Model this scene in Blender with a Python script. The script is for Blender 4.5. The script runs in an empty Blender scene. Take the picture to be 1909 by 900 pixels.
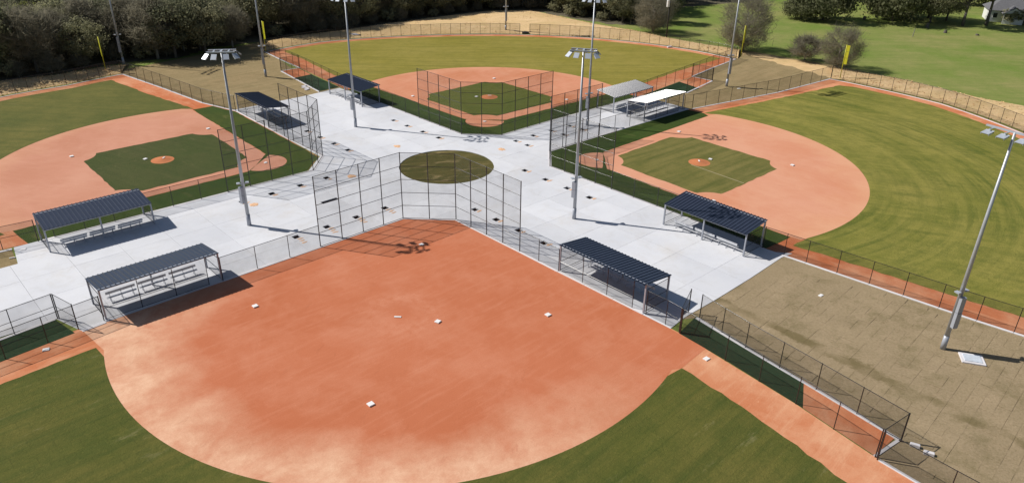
import bpy, bmesh, math, random
import numpy as np
from mathutils import Vector, Matrix
from mathutils.geometry import delaunay_2d_cdt
R = math.radians
C = bpy.context.scene.collection
rnd = random.Random(7)
sc = bpy.context.scene

# ------------------------------------------------------------------ camera
cam = bpy.data.cameras.new('camera'); camo = bpy.data.objects.new('camera', cam); C.objects.link(camo)
pitch, roll = 0.480945058, -0.015944946
cp, sp, cr, sr = math.cos(pitch), math.sin(pitch), math.cos(roll), math.sin(roll)
fwd = Vector((0, cp, -sp)); rt = Vector((1, 0, 0)); dn = Vector((0, -sp, -cp))
r2 = rt*cr + dn*sr; d2 = -rt*sr + dn*cr
m = Matrix((r2, -d2, -fwd)).transposed().to_4x4(); m.translation = (0, 0, 34.754)
camo.matrix_world = m
cam.sensor_width = 36; cam.lens = 36*1401.43/1909; cam.shift_y = (476.58-450)/1909
cam.clip_end = 4000; cam.clip_start = 0.5
sc.camera = camo
# ------------------------------------------------------------------ sky and sun
SUN_EL, SUN_AZ = R(43.9), math.atan2(0.250, -0.968)       # azimuth of the sun, ccw from +X
w = bpy.data.worlds.new('World'); sc.world = w; w.use_nodes = True
nt = w.node_tree; bg = nt.nodes['Background']
sky = nt.nodes.new('ShaderNodeTexSky'); sky.sky_type = 'NISHITA'; sky.sun_disc = False
sky.sun_elevation = SUN_EL; sky.sun_rotation = R(90) - SUN_AZ
nt.links.new(sky.outputs[0], bg.inputs[0]); bg.inputs[1].default_value = 0.06
sl = bpy.data.lights.new('sun', 'SUN'); sl.energy = 4.9; sl.angle = R(0.5); sl.color = (1, 0.955, 0.89)
so = bpy.data.objects.new('sun', sl); C.objects.link(so)
sd = Vector((math.cos(SUN_EL)*math.cos(SUN_AZ), math.cos(SUN_EL)*math.sin(SUN_AZ), math.sin(SUN_EL)))
so.rotation_euler = sd.to_track_quat('Z', 'Y').to_euler(); so.location = (-60, 20, 90)
sc.view_settings.view_transform = 'Standard'; sc.view_settings.look = 'None'
sc.view_settings.exposure = 0.0; sc.view_settings.gamma = 1
sc.cycles.transparent_max_bounces = 32

# ------------------------------------------------------------------ node helpers
def mat(name):
    M = bpy.data.materials.new(name); M.use_nodes = True
    return M, M.node_tree, M.node_tree.nodes['Principled BSDF']
def N(t, typ, **kw):
    n = t.nodes.new(typ)
    for k, v in kw.items():
        if k.startswith('i_'):
            key = k[2:]; key = int(key) if key.isdigit() else key
            n.inputs[key].default_value = v
        else: setattr(n, k, v)
    return n
def coords(t, kind='Object', scale=(1, 1, 1), rot=0, loc=(0, 0, 0)):
    tc = N(t, 'ShaderNodeTexCoord'); v = tc.outputs[kind]
    if rot:                                       # turn first, then stretch
        m0 = N(t, 'ShaderNodeMapping'); m0.inputs['Rotation'].default_value = (0, 0, -rot); t.links.new(v, m0.inputs[0]); v = m0.outputs[0]
    mp = N(t, 'ShaderNodeMapping'); mp.inputs['Scale'].default_value = scale; mp.inputs['Location'].default_value = loc
    t.links.new(v, mp.inputs[0]); return mp.outputs[0]
def noise(t, vec, scale, detail=4, rough=0.55, dist=0):
    n = N(t, 'ShaderNodeTexNoise', i_Scale=scale, i_Detail=detail, i_Roughness=rough, i_Distortion=dist)
    t.links.new(vec, n.inputs['Vector']); return n.outputs['Fac']
def ramp(t, fac, lo, hi):
    n = N(t, 'ShaderNodeMapRange'); n.inputs['From Min'].default_value = lo; n.inputs['From Max'].default_value = hi
    t.links.new(fac, n.inputs['Value']); return n.outputs[0]
def mix(t, fac, a, b, mode='MIX'):
    n = N(t, 'ShaderNodeMix', data_type='RGBA', blend_type=mode)
    for s, v in ((0, fac), (6, a), (7, b)):
        if hasattr(v, 'is_output'): t.links.new(v, n.inputs[s])
        else: n.inputs[s].default_value = v if s == 0 else (*v, 1)
    return n.outputs[2]
def mth(t, op, a, b=0.0):
    n = N(t, 'ShaderNodeMath', operation=op)
    for s, v in ((0, a), (1, b)):
        if hasattr(v, 'is_output'): t.links.new(v, n.inputs[s])
        else: n.inputs[s].default_value = v
    return n.outputs[0]
def mth_vec(t, v):
    n = N(t, 'ShaderNodeVectorMath', operation='ADD'); t.links.new(v, n.inputs[0]); n.inputs[1].default_value = (17.3, 5.1, 2.7); return n.outputs[0]
def bump(t, p, h, strength, dist=0.05):
    b = N(t, 'ShaderNodeBump'); b.inputs['Strength'].default_value = strength; b.inputs['Distance'].default_value = dist
    t.links.new(h, b.inputs['Height']); t.links.new(b.outputs[0], p.inputs['Normal'])
def srgb(r, g, b, k=1.0):
    f = lambda c: (c/12.92 if c <= .04045 else ((c+.055)/1.055)**2.4)*k
    return (f(r/255), f(g/255), f(b/255))
KA = 1.12                                        # radiance of a sunlit white floor: picture colour / KA = base colour
def alb(r, g, b): return srgb(r, g, b, 1/KA)

def grass_mat(name, green, olive, dark, angle=0.0, center=None, streak=0.5, pale=None, seam=0.0, pale_lo=.60):
    M, t, p = mat(name)
    o = coords(t)
    big = ramp(t, noise(t, o, 0.07, 7, .66), .36, .64)
    col = mix(t, big, green, olive)
    st = coords(t, scale=(0.06, 0.9, 1), rot=angle)
    s1 = ramp(t, noise(t, st, 1.0, 5, .65), .42, .72)
    col = mix(t, mth(t, 'MULTIPLY', s1, streak), col, dark)
    if center:                                   # mowing arcs round the infield
        sx = N(t, 'ShaderNodeSeparateXYZ'); t.links.new(o, sx.inputs[0])
        dx = mth(t, 'SUBTRACT', sx.outputs[0], center[0]); dy = mth(t, 'SUBTRACT', sx.outputs[1], center[1])
        rr = mth(t, 'SQRT', mth(t, 'ADD', mth(t, 'MULTIPLY', dx, dx), mth(t, 'MULTIPLY', dy, dy)))
        an = mth(t, 'MULTIPLY', mth(t, 'ARCTAN2', dy, dx), 1.5)
        cv = N(t, 'ShaderNodeCombineXYZ'); t.links.new(mth(t, 'MULTIPLY', rr, 0.95), cv.inputs[0]); t.links.new(an, cv.inputs[1])
        a1 = mth(t, 'MULTIPLY', ramp(t, noise(t, cv.outputs[0], 1.0, 6, .66, .2), .47, .60), ramp(t, noise(t, o, .05, 4, .6), .35, .6))
        a2 = ramp(t, noise(t, mth_vec(t, cv.outputs[0]), .45, 4, .6), .42, .62)
        col = mix(t, mth(t, 'MULTIPLY', a2, .45), col, tuple(min(1, c*1.12) for c in olive))
        col = mix(t, mth(t, 'MULTIPLY', a1, .6), col, dark)
    mid = ramp(t, noise(t, o, 0.45, 8, .76), .47, .72)
    col = mix(t, mth(t, 'MULTIPLY', mid, .55), col, dark)
    if pale:
        sp_ = coords(t, scale=(0.5, 1.6, 1), rot=angle)
        pf = ramp(t, noise(t, sp_, 0.35, 7, .72), pale_lo, pale_lo+.13)
        col = mix(t, mth(t, 'MULTIPLY', pf, .6), col, pale)
    if seam:
        br = N(t, 'ShaderNodeTexBrick', offset=.5)
        br.inputs['Scale'].default_value = 1; br.inputs['Mortar Size'].default_value = .035; br.inputs['Brick Width'].default_value = 2.6; br.inputs['Row Height'].default_value = 1.2
        br.inputs['Color1'].default_value = (1, 1, 1, 1); br.inputs['Color2'].default_value = (.80, .82, .8, 1); br.inputs['Mortar'].default_value = (.6, .6, .58, 1); br.inputs['Mortar Smooth'].default_value = .6
        t.links.new(coords(t, rot=angle), br.inputs['Vector'])
        col = mix(t, seam, col, br.outputs['Color'], 'MULTIPLY')
    col = mix(t, mth(t, 'MULTIPLY', ramp(t, noise(t, coords(t, loc=(5, 9, 3)), 2.4, 6, .78, .3), .54, .76), .42), col, tuple(min(1, c*1.35) for c in olive))
    col = mix(t, mth(t, 'MULTIPLY', ramp(t, noise(t, coords(t, loc=(15, 2, 3)), 1.3, 6, .78, .3), .56, .74), .45), col, tuple(c*.72 for c in dark))
    fine = noise(t, o, 7, 4, .75)
    col = mix(t, mth(t, 'MULTIPLY', ramp(t, fine, .38, .78), .4), col, tuple(c*.62 for c in dark))
    t.links.new(col, p.inputs['Base Color']); p.inputs['Roughness'].default_value = .95; p.inputs['Specular IOR Level'].default_value = .15
    bump(t, p, noise(t, o, 5, 6, .8), .7, .12)
    return M

def dirt_mat(name, base, light, dark, rim=None, angle=0.0):
    M, t, p = mat(name)
    o = coords(t)
    col = mix(t, ramp(t, noise(t, o, .09, 5, .6, .6), .38, .66), base, dark)
    col = mix(t, mth(t, 'MULTIPLY', ramp(t, noise(t, o, .16, 8, .70, .2), .46, .74), .55), col, light)
    if rim:
        sx = N(t, 'ShaderNodeSeparateXYZ'); t.links.new(o, sx.inputs[0])
        dx = mth(t, 'SUBTRACT', sx.outputs[0], rim[0]); dy = mth(t, 'SUBTRACT', sx.outputs[1], rim[1])
        rr = mth(t, 'SQRT', mth(t, 'ADD', mth(t, 'MULTIPLY', dx, dx), mth(t, 'MULTIPLY', dy, dy)))
        nn = mth(t, 'MULTIPLY', mth(t, 'SUBTRACT', noise(t, o, .16, 5, .6), .5), 9.0)
        f = ramp(t, mth(t, 'ADD', rr, nn), rim[2], rim[3])
        if len(rim) > 6:
            f = mth(t, 'MULTIPLY', f, ramp(t, mth(t, 'SUBTRACT', sx.outputs[0], mth(t, 'MULTIPLY', sx.outputs[1], .25)), -8, 9))
            f = mth(t, 'MULTIPLY', f, ramp(t, noise(t, o, .30, 8, .74, .2), .22, .72))
            ex = mth(t, 'SUBTRACT', sx.outputs[0], 9.4); ey = mth(t, 'SUBTRACT', sx.outputs[1], 9.6)
            r3 = mth(t, 'SQRT', mth(t, 'ADD', mth(t, 'MULTIPLY', ex, ex), mth(t, 'MULTIPLY', ey, ey)))
            rg = ramp(t, mth(t, 'ABSOLUTE', mth(t, 'SUBTRACT', r3, 2.6)), 2.2, .2)
            col = mix(t, mth(t, 'MULTIPLY', mth(t, 'MULTIPLY', rg, ramp(t, noise(t, o, .7, 6, .7), .35, .65)), .6), col, light)
        col = mix(t, mth(t, 'MULTIPLY', f, rim[4]), col, rim[5])
    sv = coords(t, scale=(.25, 2.2, 1), rot=angle)
    col = mix(t, mth(t, 'MULTIPLY', ramp(t, noise(t, sv, .7, 7, .72), .5, .78), .42), col, light)
    sk = coords(t, scale=(.5, 1.6, 1), rot=angle+.5)
    col = mix(t, mth(t, 'MULTIPLY', ramp(t, noise(t, sk, .55, 7, .75, .5), .60, .74), .45), col, tuple(c*.8 for c in dark))
    col = mix(t, mth(t, 'MULTIPLY', ramp(t, noise(t, o, 9, 4, .75), .4, .8), .22), col, tuple(c*.6 for c in dark))
    col = mix(t, mth(t, 'MULTIPLY', ramp(t, noise(t, o, 2.2, 5, .8, .3), .62, .74), .35), col, tuple(min(1, c*1.25) for c in light))
    col = mix(t, mth(t, 'MULTIPLY', ramp(t, noise(t, coords(t, loc=(31, 7, 0)), 1.6, 5, .8, .4), .63, .74), .35), col, tuple(c*.7 for c in dark))
    t.links.new(col, p.inputs['Base Color']); p.inputs['Roughness'].default_value = .95; p.inputs['Specular IOR Level'].default_value = .15
    bump(t, p, noise(t, o, 6, 6, .75), .35, .06)
    return M

def plain(name, col, rough=.6, metal=0.0, var=.12, scale=3.0, spec=.5, rand=0.0, bmp=0.0):
    M, t, p = mat(name)
    o = coords(t)
    f = noise(t, o, scale, 5, .65)
    c = mix(t, ramp(t, f, .3, .7), tuple(x*(1-var) for x in col), tuple(x*(1+var) for x in col))
    if rand:
        oi = N(t, 'ShaderNodeObjectInfo')
        k = mth(t, 'ADD', mth(t, 'MULTIPLY', oi.outputs['Random'], 2*rand), 1-rand)
        hv = N(t, 'ShaderNodeHueSaturation'); t.links.new(c, hv.inputs['Color']); t.links.new(k, hv.inputs['Value']); c = hv.outputs[0]
    t.links.new(c, p.inputs['Base Color']); p.inputs['Roughness'].default_value = rough
    p.inputs['Metallic'].default_value = metal; p.inputs['Specular IOR Level'].default_value = spec
    if bmp: bump(t, p, noise(t, o, scale*8, 4, .6), bmp, .02)
    return M

# ------------------------------------------------------------------ materials
M_con = None
def concrete_mat():
    M, t, p = mat('broom_concrete')
    o = coords(t, 'Object')
    c1, c2 = alb(226, 227, 231), alb(214, 216, 222)
    c = mix(t, ramp(t, noise(t, o, .12, 5, .6), .35, .65), c1, c2)
    c = mix(t, mth(t, 'MULTIPLY', ramp(t, noise(t, o, .5, 7, .72, .6), .50, .78), .34), c, alb(186, 180, 170))
    c = mix(t, mth(t, 'MULTIPLY', ramp(t, noise(t, o, .16, 6, .68, .3), .56, .72), .30), c, alb(206, 196, 182))
    c = mix(t, mth(t, 'MULTIPLY', ramp(t, noise(t, o, 6, 4, .7), .5, .85), .15), c, alb(175, 173, 170))
    oi = N(t, 'ShaderNodeObjectInfo')
    k = mth(t, 'ADD', mth(t, 'MULTIPLY', oi.outputs['Random'], .10), .935)
    hv = N(t, 'ShaderNodeHueSaturation'); t.links.new(c, hv.inputs['Color']); t.links.new(k, hv.inputs['Value'])
    t.links.new(hv.outputs[0], p.inputs['Base Color']); p.inputs['Roughness'].default_value = .85; p.inputs['Specular IOR Level'].default_value = .25
    bump(t, p, noise(t, o, 12, 4, .7), .12, .01)
    return M
M_con = concrete_mat()
M_curb = plain('curb_concrete', alb(222, 219, 221), .85, 0, .10, 2.0, .25, .07)
M_base = plain('slab_joint_filler', (.10, .095, .09), .9)
M_chain = None
def chain_mat(name, cover):
    # 50 mm diamonds of 4 mm wire are far finer than a pixel from any place here: an even share of wire
    M, t, p = mat(name)
    tc = N(t, 'ShaderNodeTexCoord'); nz = noise(t, tc.outputs['Object'], .8, 2)
    p.inputs['Base Color'].default_value = (.014, .014, .016, 1); p.inputs['Roughness'].default_value = .5
    tr = N(t, 'ShaderNodeBsdfTransparent'); mx = N(t, 'ShaderNodeMixShader')
    t.links.new(mth(t, 'MULTIPLY', mth(t, 'ADD', nz, .5), cover), mx.inputs[0])
    t.links.new(tr.outputs[0], mx.inputs[1]); t.links.new(p.outputs[0], mx.inputs[2])
    t.links.new(mx.outputs[0], t.nodes['Material Output'].inputs[0])
    return M
M_chain = chain_mat('black_chain_link', .25)
M_chain_bs = chain_mat('black_chain_link_wide', .21)
M_black = plain('black_coated_pipe', (.022, .022, .025), .25, 0, .1, 4, .6)
M_steel = plain('galvanized_steel', (.42, .44, .47), .42, .35, .08, 3)
M_dpost = plain('grey_painted_post', (.36, .38, .43), .4, .1, .06, 2)
M_roof = plain('charcoal_metal_roof', (.032, .04, .064), .255, 0, .1, 1.5, .55)
M_alu = plain('aluminium_plank', (.62, .63, .66), .35, .4, .06, 5)
M_lamp = plain('floodlight_housing', (.46, .50, .56), .35, .2, .05, 4)  # pale bluish: sky reflection on the lamp tops put into the colour
M_lampbody = plain('dark_floodlight_body', (.07, .08, .10), .4, .2, .05, 4)  # sides set darker by colour against the sky-reflecting tops
M_lens = plain('floodlight_glass', (.03, .035, .05), .12, 0, .05, 4)
M_white = plain('white_rubber', (.8, .79, .78), .6, 0, .05, 6)
M_yellow = plain('yellow_paint', (.62, .60, .03), .45, 0, .06, 3)
M_soil = plain('orange_soil', alb(232, 188, 150), .95, 0, .25, 4, .1)
M_dsoil = plain('dark_soil', (.06, .035, .022), .95, 0, .25, 4, .1)  # pit lining, darker than the spilled orange soil
M_iron = plain('dark_iron', (.015, .016, .022), .5, .3, .1, 6)

PINK1 = dirt_mat('pink_infield_clay', alb(224, 162, 132), alb(232, 178, 146), alb(216, 146, 112), (8.3, 8.3, 18, 25, .5, alb(230, 176, 134)))
PINK3 = dirt_mat('dusty_pink_infield_clay', alb(212, 152, 126), alb(222, 168, 142), alb(198, 136, 108), (8.3, 8.3, 19, 25, .5, alb(220, 166, 128)), .6)
PINK2 = dirt_mat('coral_infield_clay', alb(218, 150, 118), alb(228, 172, 142), alb(202, 130, 92), (8.3, 8.3, 19, 25, .5, alb(226, 166, 130)), .2)
ORANGE0 = dirt_mat('damp_orange_clay', alb(202, 122, 87), alb(222, 154, 123), alb(194, 113, 77), (8.5, 8.5, 16.4, 21.6, 1.0, alb(248, 208, 174), 1), .0)
TRACK = dirt_mat('warning_track_clay', alb(216, 142, 102), alb(244, 198, 160), alb(198, 112, 70), None, .1)
TRACK0 = dirt_mat('dry_clay_path', alb(216, 148, 110), alb(246, 202, 164), alb(202, 124, 84), None, .1)
MOUND = dirt_mat('mound_clay', alb(204, 130, 88), alb(214, 146, 104), alb(192, 116, 76))
G0 = grass_mat('near_field_grass', alb(96, 100, 44), alb(122, 114, 58), alb(72, 86, 38), .03, None, .8, alb(164, 154, 112), .4)  # own olive tone per field, plus view-dependent backscatter put into the colour
G1 = grass_mat('right_field_grass', alb(128, 128, 54), alb(158, 148, 76), alb(78, 94, 36), .5, (8.3, 8.3), .5, None)
G2 = grass_mat('far_field_grass', alb(148, 138, 58), alb(164, 150, 76), alb(116, 114, 46), R(-42), None, .7, None)
G3 = grass_mat('left_field_grass', alb(98, 102, 50), alb(124, 118, 62), alb(78, 88, 42), R(45), None, .5, alb(146, 132, 92))
G1i = grass_mat('right_infield_grass', alb(126, 120, 64), alb(138, 128, 76), alb(84, 92, 42), R(88), None, .9, alb(160, 142, 100))
G3i = grass_mat('left_infield_grass', alb(74, 86, 42), alb(92, 92, 56), alb(60, 74, 36), .3, None, .5, alb(130, 118, 86))
G2i = grass_mat('far_infield_grass', alb(96, 106, 46), alb(116, 114, 56), alb(78, 92, 38), R(-42), None, .5, None)
GF = grass_mat('foul_strip_grass', alb(62, 84, 32), alb(80, 90, 38), alb(46, 68, 28), .1, None, .4, alb(140, 128, 84))
GC = grass_mat('plaza_circle_grass', alb(88, 86, 46), alb(110, 100, 58), alb(66, 72, 36), .35, None, .7, alb(190, 166, 122), pale_lo=.53)
TURF = plain('dark_bullpen_turf', (.026, .05, .024), .95, 0, .2, 2.5, .1)
SOD = grass_mat('dormant_sod', alb(166, 144, 106), alb(176, 155, 116), alb(132, 118, 80), R(46.6), None, .5, alb(190, 172, 134), .55)
MEADOW = grass_mat('meadow_grass', alb(120, 142, 62), alb(158, 154, 96), alb(108, 126, 58), .05, None, .5, alb(178, 158, 118))
BERM = grass_mat('straw_berm_grass', alb(246, 212, 166), alb(232, 196, 146), alb(196, 172, 116), .3, None, .6, alb(252, 230, 188))
WOODF = grass_mat('woodland_floor_litter', (.13, .115, .075), (.17, .145, .10), (.09, .085, .055))

sod_mats = M_sp = None
def sod_piece_mat():
    M, t, p = mat('sod_piece_grass')
    tc = N(t, 'ShaderNodeTexCoord'); g = N(t, 'ShaderNodeNewGeometry')
    o = g.outputs['Position']
    a, b_, d = alb(178, 158, 128), alb(163, 145, 116), alb(130, 116, 78)
    c = mix(t, ramp(t, noise(t, o, .35, 5, .6), .35, .65), a, b_)
    oi = N(t, 'ShaderNodeObjectInfo')
    c = mix(t, mth(t, 'MULTIPLY', ramp(t, oi.outputs['Random'], .0, 1), .55), c, alb(164, 146, 116))
    g2 = N(t, 'ShaderNodeSeparateXYZ'); t.links.new(o, g2.inputs[0])
    ln = mth(t, 'ADD', mth(t, 'MULTIPLY', mth(t, 'SUBTRACT', g2.outputs[0], 26.0), .745), mth(t, 'MULTIPLY', mth(t, 'SUBTRACT', g2.outputs[1], 50.3), .667))
    ln = mth(t, 'ABSOLUTE', mth(t, 'ADD', ln, mth(t, 'MULTIPLY', mth(t, 'SUBTRACT', noise(t, o, .6, 5, .7), .5), 2.6)))
    st_ = mth(t, 'MULTIPLY', ramp(t, ln, .75, .35), ramp(t, noise(t, o, .18, 2), .42, .55))
    c = mix(t, mth(t, 'MULTIPLY', st_, .75), c, alb(112, 100, 66))
    c = mix(t, mth(t, 'MULTIPLY', ramp(t, noise(t, o, .3, 8, .75, .2), .50, .70), .62), c, alb(112, 104, 68))
    c = mix(t, mth(t, 'MULTIPLY', ramp(t, noise(t, o, 5, 5, .75), .42, .8), .6), c, alb(112, 98, 64))
    t.links.new(c, p.inputs['Base Color']); p.inputs['Roughness'].default_value = .95; p.inputs['Specular IOR Level'].default_value = .1
    bump(t, p, noise(t, o, 7, 6, .8), .8, .08)
    return M
M_sp = sod_piece_mat()
# ------------------------------------------------------------------ object helpers
def tag(o, label=None, cat=None, group=None, kind=None):
    if label: o['label'] = label
    if cat: o['category'] = cat
    if group: o['group'] = group
    if kind: o['kind'] = kind
    return o
def empty(name, loc=(0, 0, 0), rz=0.0):
    o = bpy.data.objects.new(name, None); C.objects.link(o); o.location = loc; o.rotation_euler = (0, 0, rz); o.empty_display_size = .3
    return o
def link(name, me, parent=None, loc=None, rz=None):
    o = bpy.data.objects.new(name, me); C.objects.link(o)
    if parent: o.parent = parent
    if loc is not None: o.location = loc
    if rz is not None: o.rotation_euler = (0, 0, rz)
    return o
class MB:
    def __init__(s): s.v, s.f, s.uv, s.mi = [], [], [], []
    def quad(s, pts, uv=None):
        b = len(s.v); s.v += [tuple(p) for p in pts]; s.f.append(tuple(range(b, b+len(pts)))); s.uv.append(uv); return s
    def box(s, x0, y0, z0, x1, y1, z1):
        b = len(s.v)
        s.v += [(x0,y0,z0),(x1,y0,z0),(x1,y1,z0),(x0,y1,z0),(x0,y0,z1),(x1,y0,z1),(x1,y1,z1),(x0,y1,z1)]
        for q in ((3,2,1,0),(4,5,6,7),(0,1,5,4),(1,2,6,5),(2,3,7,6),(3,0,4,7)): s.f.append(tuple(b+i for i in q)); s.uv.append(None)
        return s
    def tube(s, a, b_, r0, r1=None, n=8, caps=True):
        r1 = r0 if r1 is None else r1
        a, b_ = Vector(a), Vector(b_); d = (b_-a).normalized()
        x = d.orthogonal().normalized(); y = d.cross(x); base = len(s.v)
        for P, r in ((a, r0), (b_, r1)):
            for i in range(n):
                t = 2*math.pi*i/n; s.v.append(tuple(P+(x*math.cos(t)+y*math.sin(t))*r))
        for i in range(n):
            j = (i+1) % n; s.f.append((base+i, base+j, base+n+j, base+n+i)); s.uv.append(None)
        if caps:
            s.f.append(tuple(base+i for i in reversed(range(n)))); s.uv.append(None)
            s.f.append(tuple(base+n+i for i in range(n))); s.uv.append(None)
        return s
    def mesh(s, name, m, smooth=False):
        me = bpy.data.meshes.new(name); me.from_pydata(s.v, [], s.f)
        if any(u for u in s.uv):
            l = me.uv_layers.new(name='UVMap')
            k = 0
            for f, u in zip(s.f, s.uv):
                for i in range(len(f)):
                    l.data[k].uv = u[i] if u else (0, 0); k += 1
        me.materials.append(m)
        if smooth:
            for p in me.polygons: p.use_smooth = True
        me.update(); return me
    def build(s, name, m, parent=None, smooth=False, loc=None, rz=None):
        return link(name, s.mesh(name, m, smooth), parent, loc, rz)

def cdt(points, holes=()):
    vs, es = [], []
    for ring in [points, *holes]:
        b = len(vs); n = len(ring); vs += [Vector((p[0], p[1])) for p in ring]
        es += [(b+i, b+(i+1) % n) for i in range(n)]
    v, e, f, *_ = delaunay_2d_cdt(vs, es, [], 0, 1e-5)
    return [(q.x, q.y) for q in v], f
def inside(p, ring):
    x, y = p; c = False; n = len(ring); j = n-1
    for i in range(n):
        xi, yi = ring[i][0], ring[i][1]; xj, yj = ring[j][0], ring[j][1]
        if (yi > y) != (yj > y) and x < (xj-xi)*(y-yi)/(yj-yi)+xi: c = not c
        j = i
    return c
def sheet(name, pts, z, m, holes=(), parent=None, rough_edge=0.0, seed=0):
    """a flat piece of ground from an outline"""
    if rough_edge:
        rr = random.Random(seed); q = []
        n = len(pts)
        for i in range(n):
            a, b = pts[i], pts[(i+1) % n]; L = math.hypot(b[0]-a[0], b[1]-a[1]); k = max(1, min(60, int(L/.9)))
            for t in range(k):
                u = t/k; q.append((a[0]+(b[0]-a[0])*u+rr.uniform(-1, 1)*rough_edge*(t > 0), a[1]+(b[1]-a[1])*u+rr.uniform(-1, 1)*rough_edge*(t > 0)))
        pts = q
    v, f = cdt(pts, holes)
    keep = []
    for t in f:
        c = (sum(v[i][0] for i in t)/len(t), sum(v[i][1] for i in t)/len(t))
        if inside(c, pts) and not any(inside(c, h) for h in holes): keep.append(t)
    fs = []
    for t in keep:
        a, b, c_ = (v[i] for i in t[:3])
        if (b[0]-a[0])*(c_[1]-a[1])-(b[1]-a[1])*(c_[0]-a[0]) < 0: t = tuple(reversed(t))
        fs.append(tuple(t))
    me = bpy.data.meshes.new(name); me.from_pydata([(x, y, z) for x, y in v], [], fs); me.materials.append(m or bpy.data.materials['sod_piece_grass'])
    o = link(name, me, parent)
    if parent is None: o['kind'] = 'structure'
    return o

# ------------------------------------------------------------------ the four fields: origin = home plate, X and Y = the base lines
FLD = [((-9.272, 68.912), R(-136.65)), ((10.864, 94.397), R(-46.955)), ((-4.485, 110.099), R(43.404)), ((-31.810, 91.388), R(132.484))]
FN = ['near', 'right', 'far', 'left']
def W(i, x, y):
    (ox, oy), t = FLD[i]; c, s = math.cos(t), math.sin(t); return (ox+c*x-s*y, oy+s*x+c*y)
def fsheet(i, name, pts, z, m, **k):
    o = sheet(name, pts, 0, m, **k); o.location = (*FLD[i][0], z); o.rotation_euler = (0, 0, FLD[i][1]); return o
def rad_fence(i, th):
    d = math.degrees(th)
    if i == 2: return float(np.interp(d, [0, 7, 28, 47, 60, 71, 81, 93], [66.6, 67.3, 66.9, 65.8, 65.3, 65.7, 66.2, 64.3]))
    if i == 1: return float(np.interp(d, [0, 45, 65, 73, 79, 84, 91], [65.6, 66.5, 67.3, 67.8, 67.1, 66.5, 66.0]))
    if i == 3: return float(np.interp(d, [0, 9, 18.6, 90], [58.6, 57.2, 58.6, 60]))
    return 65.5
def foul_u(i):        # fence line on the X side, from home outwards
    if i == 3: return [(24.2, -6.6), (31.6, -4.4), (44.6, -2.7), (58.4, -.6)]
    return [(28.6, -6.3), (33.2, -5.9), (48.5, -4.6), (65.4, -2.4)] if i != 2 else [(28.6, -6.3), (47.5, -4.2), (56, -2.9), (66.6, -1.6)]
def foul_v(i):
    if i == 1: return [(-6.2, 28.2), (-5.6, 29.6), (-1.8, 49.5), (-.4, 65.9)]
    if i == 2: return [(-6.2, 28.6), (-4.6, 47.5), (-4.1, 56), (-3.3, 64.2)]
    return [(-6.2, 27.7), (-5.6, 32.4), (-4.8, 38.9), (-3.6, 45.3), (-3.1, 50), (-2.4, 65.4)]
def arc_pts(i, off=0.0, a0=None, a1=None, n=48):
    u, v = foul_u(i)[-1], foul_v(i)[-1]
    a0 = math.atan2(u[1], u[0]) if a0 is None else a0; a1 = math.atan2(v[1], v[0]) if a1 is None else a1
    out = []
    for k in range(n+1):
        t = a0+(a1-a0)*k/n; r = rad_fence(i, t)-off; out.append((r*math.cos(t), r*math.sin(t)))
    return out
CEN = (8.4, 8.4)
def infield_arc(i, n=60, a0=None, a1=None):
    # outer edge of the skinned infield, from (30.5,-1.6) round to (-1.6,30.6)
    A0 = math.atan2(-1.6-CEN[1], 30.4-CEN[0]); A1 = math.atan2(30.6-CEN[1], -1.6-CEN[0])
    out = []
    for k in range(n+1):
        t = A0+(A1-A0)*k/n; q = abs(2*k/n-1)
        r = 22.4+1.6*q**2.2
        if i == 2: r += .2
        out.append((CEN[0]+r*math.cos(t), CEN[1]+r*math.sin(t)))
    return out
def circ(cx, cy, r, n=40, a0=0, a1=2*math.pi):
    return [(cx+r*math.cos(a0+(a1-a0)*k/n), cy+r*math.sin(a0+(a1-a0)*k/n)) for k in range(n)]

PARK_T = R(43.3); PCX, PCY = -8.6, 91.2
def P(x, y):           # plaza frame -> world
    c, s = math.cos(PARK_T), math.sin(PARK_T); return (PCX+c*x-s*y, PCY+s*x+c*y)
E_EDGE = [(14.83, 55.27), (15.52, 55.95), (18.67, 58.79), (22.84, 62.81), (25.03, 65.03), (27.11, 67.14), (28.48, 68.05)]
PLAZA = ([W(0, 72, -9.0), W(0, 31.7, -9.0), W(0, 30.7, -5.7), W(0, -2.2, -6.15), W(0, -6.2, -2.2), W(0, -6.15, 26.7)] + E_EDGE +
         [W(1, 29.9, -6.2), W(1, -2.2, -6.3), W(1, -6.3, -2.3), W(1, -5.8, 29.2), (24.04, 123.22), W(2, 30.2, -6.2), W(2, -2.2, -6.3), W(2, -6.3, -2.2), W(2, -6.4, 30.6),
          (-35.67, 121.72), (-38.32, 119.2), W(3, 24.9, -6.5), W(3, -2.2, -6.4), W(3, -6.2, -2.4), W(3, -6.1, 30.0), W(3, -10.2, 30.5), W(3, -10.2, 72)])
ZP = 0.03

# ------------------------------------------------------------------ terrain sheets
big = [(-1600, -1200), (1600, -1200), (1600, 2200), (-1600, 2200)]
sheet('meadow_ground', big, -.02, MEADOW, holes=[PLAZA])
WOOD_EDGE = [(-260, 60), (-125, 96), (-89.1, 129.2), (-82.3, 134), (-75.1, 143), (-66, 148), (-62.5, 158.1), (-55.1, 163.5), (-50.5, 168), (-37.8, 178.5), (-29.8, 187.2), (-19.3, 196.6), (-4, 206), (6, 206), (15, 196.5), (24, 190), (34, 190), (44, 216), (62, 226), (85, 240), (90, 420), (-400, 420)]
sheet('woodland_floor', WOOD_EDGE, -.012, WOODF, rough_edge=.8, seed=3)
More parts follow.
